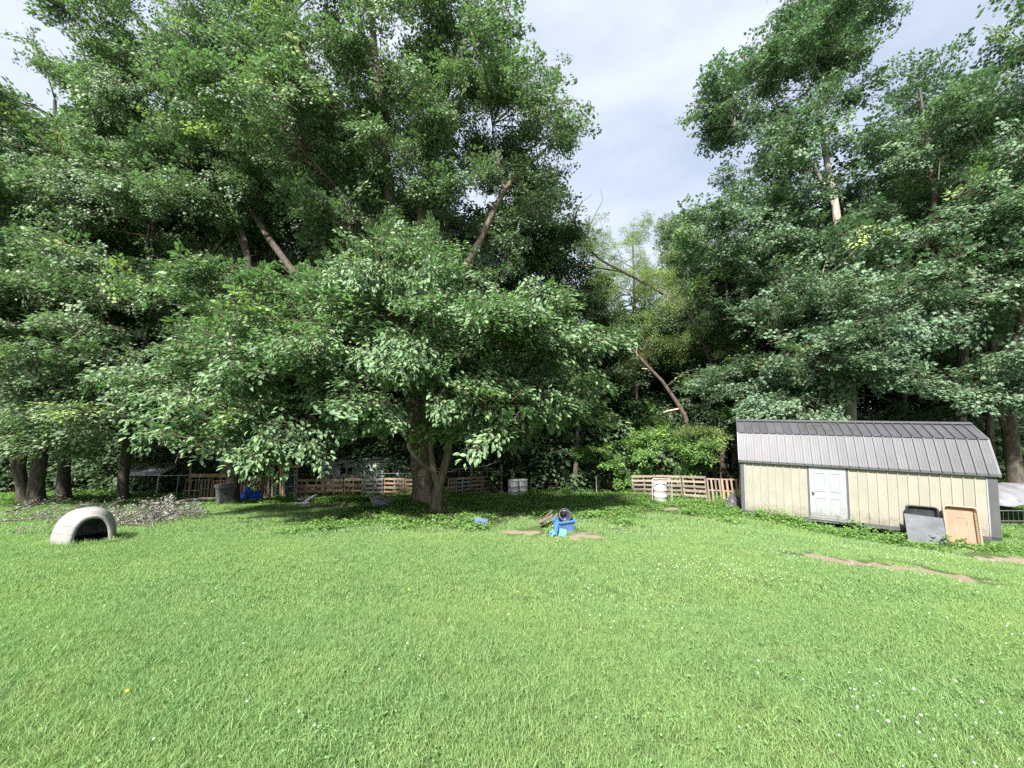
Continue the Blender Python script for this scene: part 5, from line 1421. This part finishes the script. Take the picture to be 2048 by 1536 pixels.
plank('pale_board', 'tilted board sticking up from the scrap pile', 'board', G(610, 1008) + Z(.10), G(630, 1005) + Z(.34), .25, .03, M['greyboard'], (-.3, -.5, 1), group='loose boards')
plank('pale_board', 'short pale board right of the scrap pile', 'board', G(645, 1003) + Z(.05), G(672, 1003) + Z(.05), .12, .03, M['whiteboard'], group='loose boards')
plank('rotten_plank', 'brown rotten plank lying left of the thick trunk', 'plank', G(656, 1012) + Z(.05), G(722, 1013) + Z(.06), .2, .05, M['plank'], group='loose boards')
plank('rotten_plank', 'short brown plank propped across the rotten plank', 'plank', G(682, 1017) + Z(.06), G(692, 1012) + Z(.22), .1, .04, M['plank'], group='loose boards')
def tin():
    a, b, c = G(737, 1012) + Z(.42), G(788, 1016) + Z(.03), G(748, 1016) + Z(.02)
    a2 = G(729, 1006) + Z(.42); b2 = G(782, 1008) + Z(.22)
    V = [a2, a, c, b, b2]; n = Vector((0, .3, 1)).normalized() * .012
    MB().add(V + [p + n for p in V], [(0, 1, 2, 3, 4), (9, 8, 7, 6, 5), (0, 5, 6, 1), (1, 6, 7, 2), (2, 7, 8, 3), (3, 8, 9, 4), (4, 9, 5, 0)]).build('tin_sheet', M['tin'], None, 'bent light metal sheet tilted in weeds left of the trunk', 'metal sheet')
tin()
# log and brush
MB().tube([G(352, 1015) + Z(.14), G(372, 1011) + Z(.15), G(400, 1007) + Z(.14), G(432, 1004) + Z(.12)], [.12, .125, .115, .10], 10, wob=.12).build('log', M['bark_pale'], None, 'cut pale log lying left of the black bin', 'log')
MB().tube([G(318, 1022) + Z(.1), G(345, 1017) + Z(.12), G(385, 1011) + Z(.1)], [.07, .07, .06], 8, wob=.12).build('log', M['bark_pale'], None, 'thinner log lying in front of the cut pale log', 'log')
def brush(label, rows, nspray, seed, stems):
    r = np.random.RandomState(seed)
    c = G(*rows[len(rows) // 2][:2]); root = empty('brush_pile', c, label, 'brush pile', 'piles of cut branches')
    for s in stems:
        pts = [G(u, v) + Z(h) for u, v, h in s]
        MB().tube(pts, [.026 - .017 * i / (len(pts) - 1) for i in range(len(pts))], 5, wob=.1).build('branch', M['bark_grey2'], root)
    PT = []
    for u, v, rad, hh, w in rows:
        g = G(u, v); k = int(nspray * w)
        p = np.stack([g.x + r.normal(0, rad, k), g.y + r.normal(0, rad * .55, k), np.zeros(k)], 1)
        p[:, 2] = ground_z(p[:, 0], p[:, 1]) + np.abs(r.normal(.04, hh * .6, k))
        PT.append(p)
    PT = np.concatenate(PT); k = len(PT)
    d = np.stack([r.normal(0, 1, k), r.normal(0, .6, k), r.normal(.05, .22, k)], 1)
    scatter('leaf_mass', PT, eulers(d, r.normal(size=(k, 3)) * .6 + [0, 0, 1]), r.uniform(.4, .8, k), r.randint(0, 4, k), r.uniform(0, 1, k) ** 1.1, S['dead'], root, kind='stuff')
brush('pile of cut branches with dried grey leaves right of the igloo', [(290, 1046, .55, .3, 1), (325, 1038, .55, .25, 1.2), (262, 1048, .5, .2, .7), (355, 1032, .5, .2, .9), (320, 1026, .25, .3, .3)], 30, 3,
      [[(232, 1046, .12), (270, 1048, .15), (300, 1052, .05)], [(250, 1040, .1), (300, 1034, .2), (370, 1024, .15)], [(300, 1050, .1), (320, 1034, .35), (338, 1018, .6)], [(290, 1045, .1), (318, 1030, .4), (330, 1012, .6)], [(240, 1052, .05), (285, 1056, .1), (320, 1060, .02)]])
brush('scattered cut branches with dry leaves behind and left of the igloo', [(40, 1043, .7, .1, .6), (130, 1018, .9, .25, 1), (175, 1010, .7, .2, .7), (110, 1040, .6, .25, .9), (245, 1022, .8, .2, .8), (120, 1070, .3, .2, .4), (20, 1038, .6, .1, .5)], 15, 4,
      [[(20, 1030, .1), (60, 1022, .25), (105, 998, .6)], [(60, 1020, .1), (110, 1012, .3), (170, 996, .45), (195, 990, .5)], [(10, 1028, .08), (60, 1024, .1)], [(0, 1046, .06), (60, 1044, .08), (120, 1040, .1)]])

# ------------------------------------------------------------------ junk in the middle of the lawn
def tote():
    c = G(1128, 1066); root = empty('storage_tote', c, 'open blue plastic tote holding a tipped black bucket', 'tote', None, R(24))
    w, d, h = .42, .36, .33
    o0, o1, i1, i0 = (w * .84, d * .84), (w, d), (w - .025, d - .025), (w * .8, d * .8)
    def rect(a, z): return [(-a[0] / 2, -a[1] / 2, z), (a[0] / 2, -a[1] / 2, z), (a[0] / 2, a[1] / 2, z), (-a[0] / 2, a[1] / 2, z)]
    V = rect(o0, 0) + rect(o1, h) + rect(i1, h) + rect(i0, .02)
    F = [(i * 4 + k, i * 4 + (k + 1) % 4, (i + 1) * 4 + (k + 1) % 4, (i + 1) * 4 + k) for i in range(3) for k in range(4)] + [(12, 13, 14, 15), (3, 2, 1, 0)]
    link('tub', MB().add(V, F).mesh('tub', M['tote']), root, world=False)
    V = rect((w + .05, d + .05), h - .03) + rect((w + .05, d + .05), h + .004) + rect((w - .02, d - .02), h + .004) + rect((w + .012, d + .012), h - .03)
    F = [(i * 4 + k, i * 4 + (k + 1) % 4, ((i + 1) % 4) * 4 + (k + 1) % 4, ((i + 1) % 4) * 4 + k) for i in range(4) for k in range(4)]
    link('rim', MB().add(V, F).mesh('rim', M['tote_lid']), root, world=False)
    b = c + Vector((.02, .02, .40)); ax = Matrix.Translation(b) @ Euler((R(52), R(12), 0)).to_matrix().to_4x4() @ Matrix.Translation((0, 0, -.06))
    rb = empty('bucket', b, 'black bucket tipped sideways in the blue tote', 'bucket')
    MB().lathe([(0, -.16), (.115, -.16), (.145, .14), (.14, .14), (.11, -.15), (0, -.15)], 24, ax).build('body', M['black'], rb)
    MB().lathe([(.144, .12), (.158, .123), (.158, .142), (.140, .143)], 24, ax).build('rim', M['bin'], rb)
    a0 = [ax @ Vector((.15 * math.cos(t), .15 * math.sin(t) * .2 + .02, .13 + .12 * math.sin(t))) for t in [math.pi * k / 10 for k in range(11)]]
    MB().tube(a0, .004, 5).build('handle', M['steel'], rb)
tote()
def lidbits():
    c = G(1118, 1072)
    for lab, a, b, w, up in (('bright blue broken lid leaning on the front of the tote', c + Vector((0, -.05, .11)), c + Vector((.16, -.07, .08)), .17, (.1, -.9, .45)),
                             ('narrow bright blue plastic strip standing against the tote', c + Vector((-.10, -.02, .02)), c + Vector((-.05, .0, .32)), .09, (0.1, -1, .1)),
                             ('small bright blue plastic scrap left of the tote', c + Vector((-.22, -.04, .05)), c + Vector((-.11, -.06, .12)), .12, (0, -.8, .5))):
        plank('plastic_scrap', lab, 'plastic scrap', a, b, w, .012, M['tote_lid'], up, 'broken blue plastic pieces')
lidbits()
def slate_lid():
    c = G(962, 1051) + Z(.10)
    MB().box(c, (.36, .03, .22), Euler((R(-52), R(10), R(8))).to_matrix()).box(c + Vector((0, -.006, .012)), (.30, .03, .16), Euler((R(-52), R(10), R(8))).to_matrix()).build('plastic_board', M['slate'], None, 'slate-blue plastic slab tilted in the weeds left of the tote', 'slab')
slate_lid()
def woodpile():
    r = random.Random(8); c = G(1100, 1058)
    root = empty('wood_scrap_pile', c, 'pile of rotten bark planks behind the blue tote', 'wood pile')
    for k in range(13):
        a = c + Vector((r.uniform(-.26, .02), r.uniform(0, .4), .02 + .012 * k)); b = a + Vector((r.uniform(.22, .4), r.uniform(.05, .3), r.uniform(.0, .26)))
        plank('bark_plank', None, None, a, b, r.uniform(.035, .08), r.uniform(.015, .03), M['plank'], (r.uniform(-.3, .3), -.4, 1), parent=root)
    plank('grey_slab', None, None, c + Vector((-.02, -.12, .06)), c + Vector((.2, -.1, .07)), .2, .1, M['wood_old'], parent=root)
woodpile()

# ------------------------------------------------------------------ pen at the right edge
def pen():
    a = P(1996, 1040, 12.6); a.z = gz(a.x, a.y); 
    root = empty('animal_pen', a + Vector((1.4, 0, 0)), 'low pipe pen with pale tarp roof at the right edge', 'pen')
    w, dp, h = 3.0, 1.8, .88
    fl = a + Vector((-.35, -.1, 0)); 
    def W(x, y, z): 
        p = fl + Vector((x, y + .0 * x, 0)); p.z = a.z - .05 + z; return p
    n, m_ = 14, 8; V = []
    for j in range(m_ + 1):
        for i in range(n + 1):
            x, t = w * i / n, j / m_
            z = h + .42 * math.sin(math.pi * min(1, t * 1.0)) * (.35 + .65 * sm(np.array(i / 5.0)).item()) + .03 * math.sin(i * 1.7 + j * 1.1) - .10 * (1 - i / n) * (j == 0)
            V.append(W(x, -.1 + (dp + .2) * t, z))
    k = len(V); F = []
    for j in range(m_):
        for i in range(n):
            q = j * (n + 1) + i; F += [(q, q + 1, q + n + 2, q + n + 1), (k + q + n + 1, k + q + n + 2, k + q + 1, k + q)]
    F += [(i + k, i + 1 + k, i + 1, i) for i in range(n)] + [(j * (n + 1), (j + 1) * (n + 1), (j + 1) * (n + 1) + k, j * (n + 1) + k) for j in range(m_)]
    MB().add(V + [p - Vector((0, 0, .012)) for p in V], F, True).build('tarp_roof', M['whitetarp'], root)
    for x, y in ((.1, 0), (1.2, 0), (w - .1, 0), (.1, dp), (w - .1, dp)):
        MB().tube([W(x + (.15 if x < .5 else 0), y, 0), W(x, y, h - .03)], .022, 6).build('leg', M['pipe'], root)
    for z in (.3, .62, h - .04): MB().tube([W(.1, 0, z), W(w - .1, 0, z)], .012, 6).build('rail', M['dull_wire'], root)
    for x in np.arange(.25, w - .1, .16):
        MB().tube([W(x, .003, .05), W(x, .003, h - .04)], .003, 4).build('wire', M['dull_wire'], root)
    MB().hexa([W(.05, dp - .02, 0), W(w, dp - .02, 0), W(w, dp, 0), W(.05, dp, 0)], [W(.05, dp - .02, h), W(w, dp - .02, h), W(w, dp, h), W(.05, dp, h)]).build('back_cover', M['interior'], root)
    MB().hexa([W(.02, 0.02, 0.05), W(.04, 0.02, 0.05), W(.04, dp, .05), W(.02, dp, .05)], [W(.02, 0.02, h - .05), W(.04, .02, h - .05), W(.04, dp, h - .05), W(.02, dp, h - .05)]).build('side_cover', M['tarp'], root)
pen()
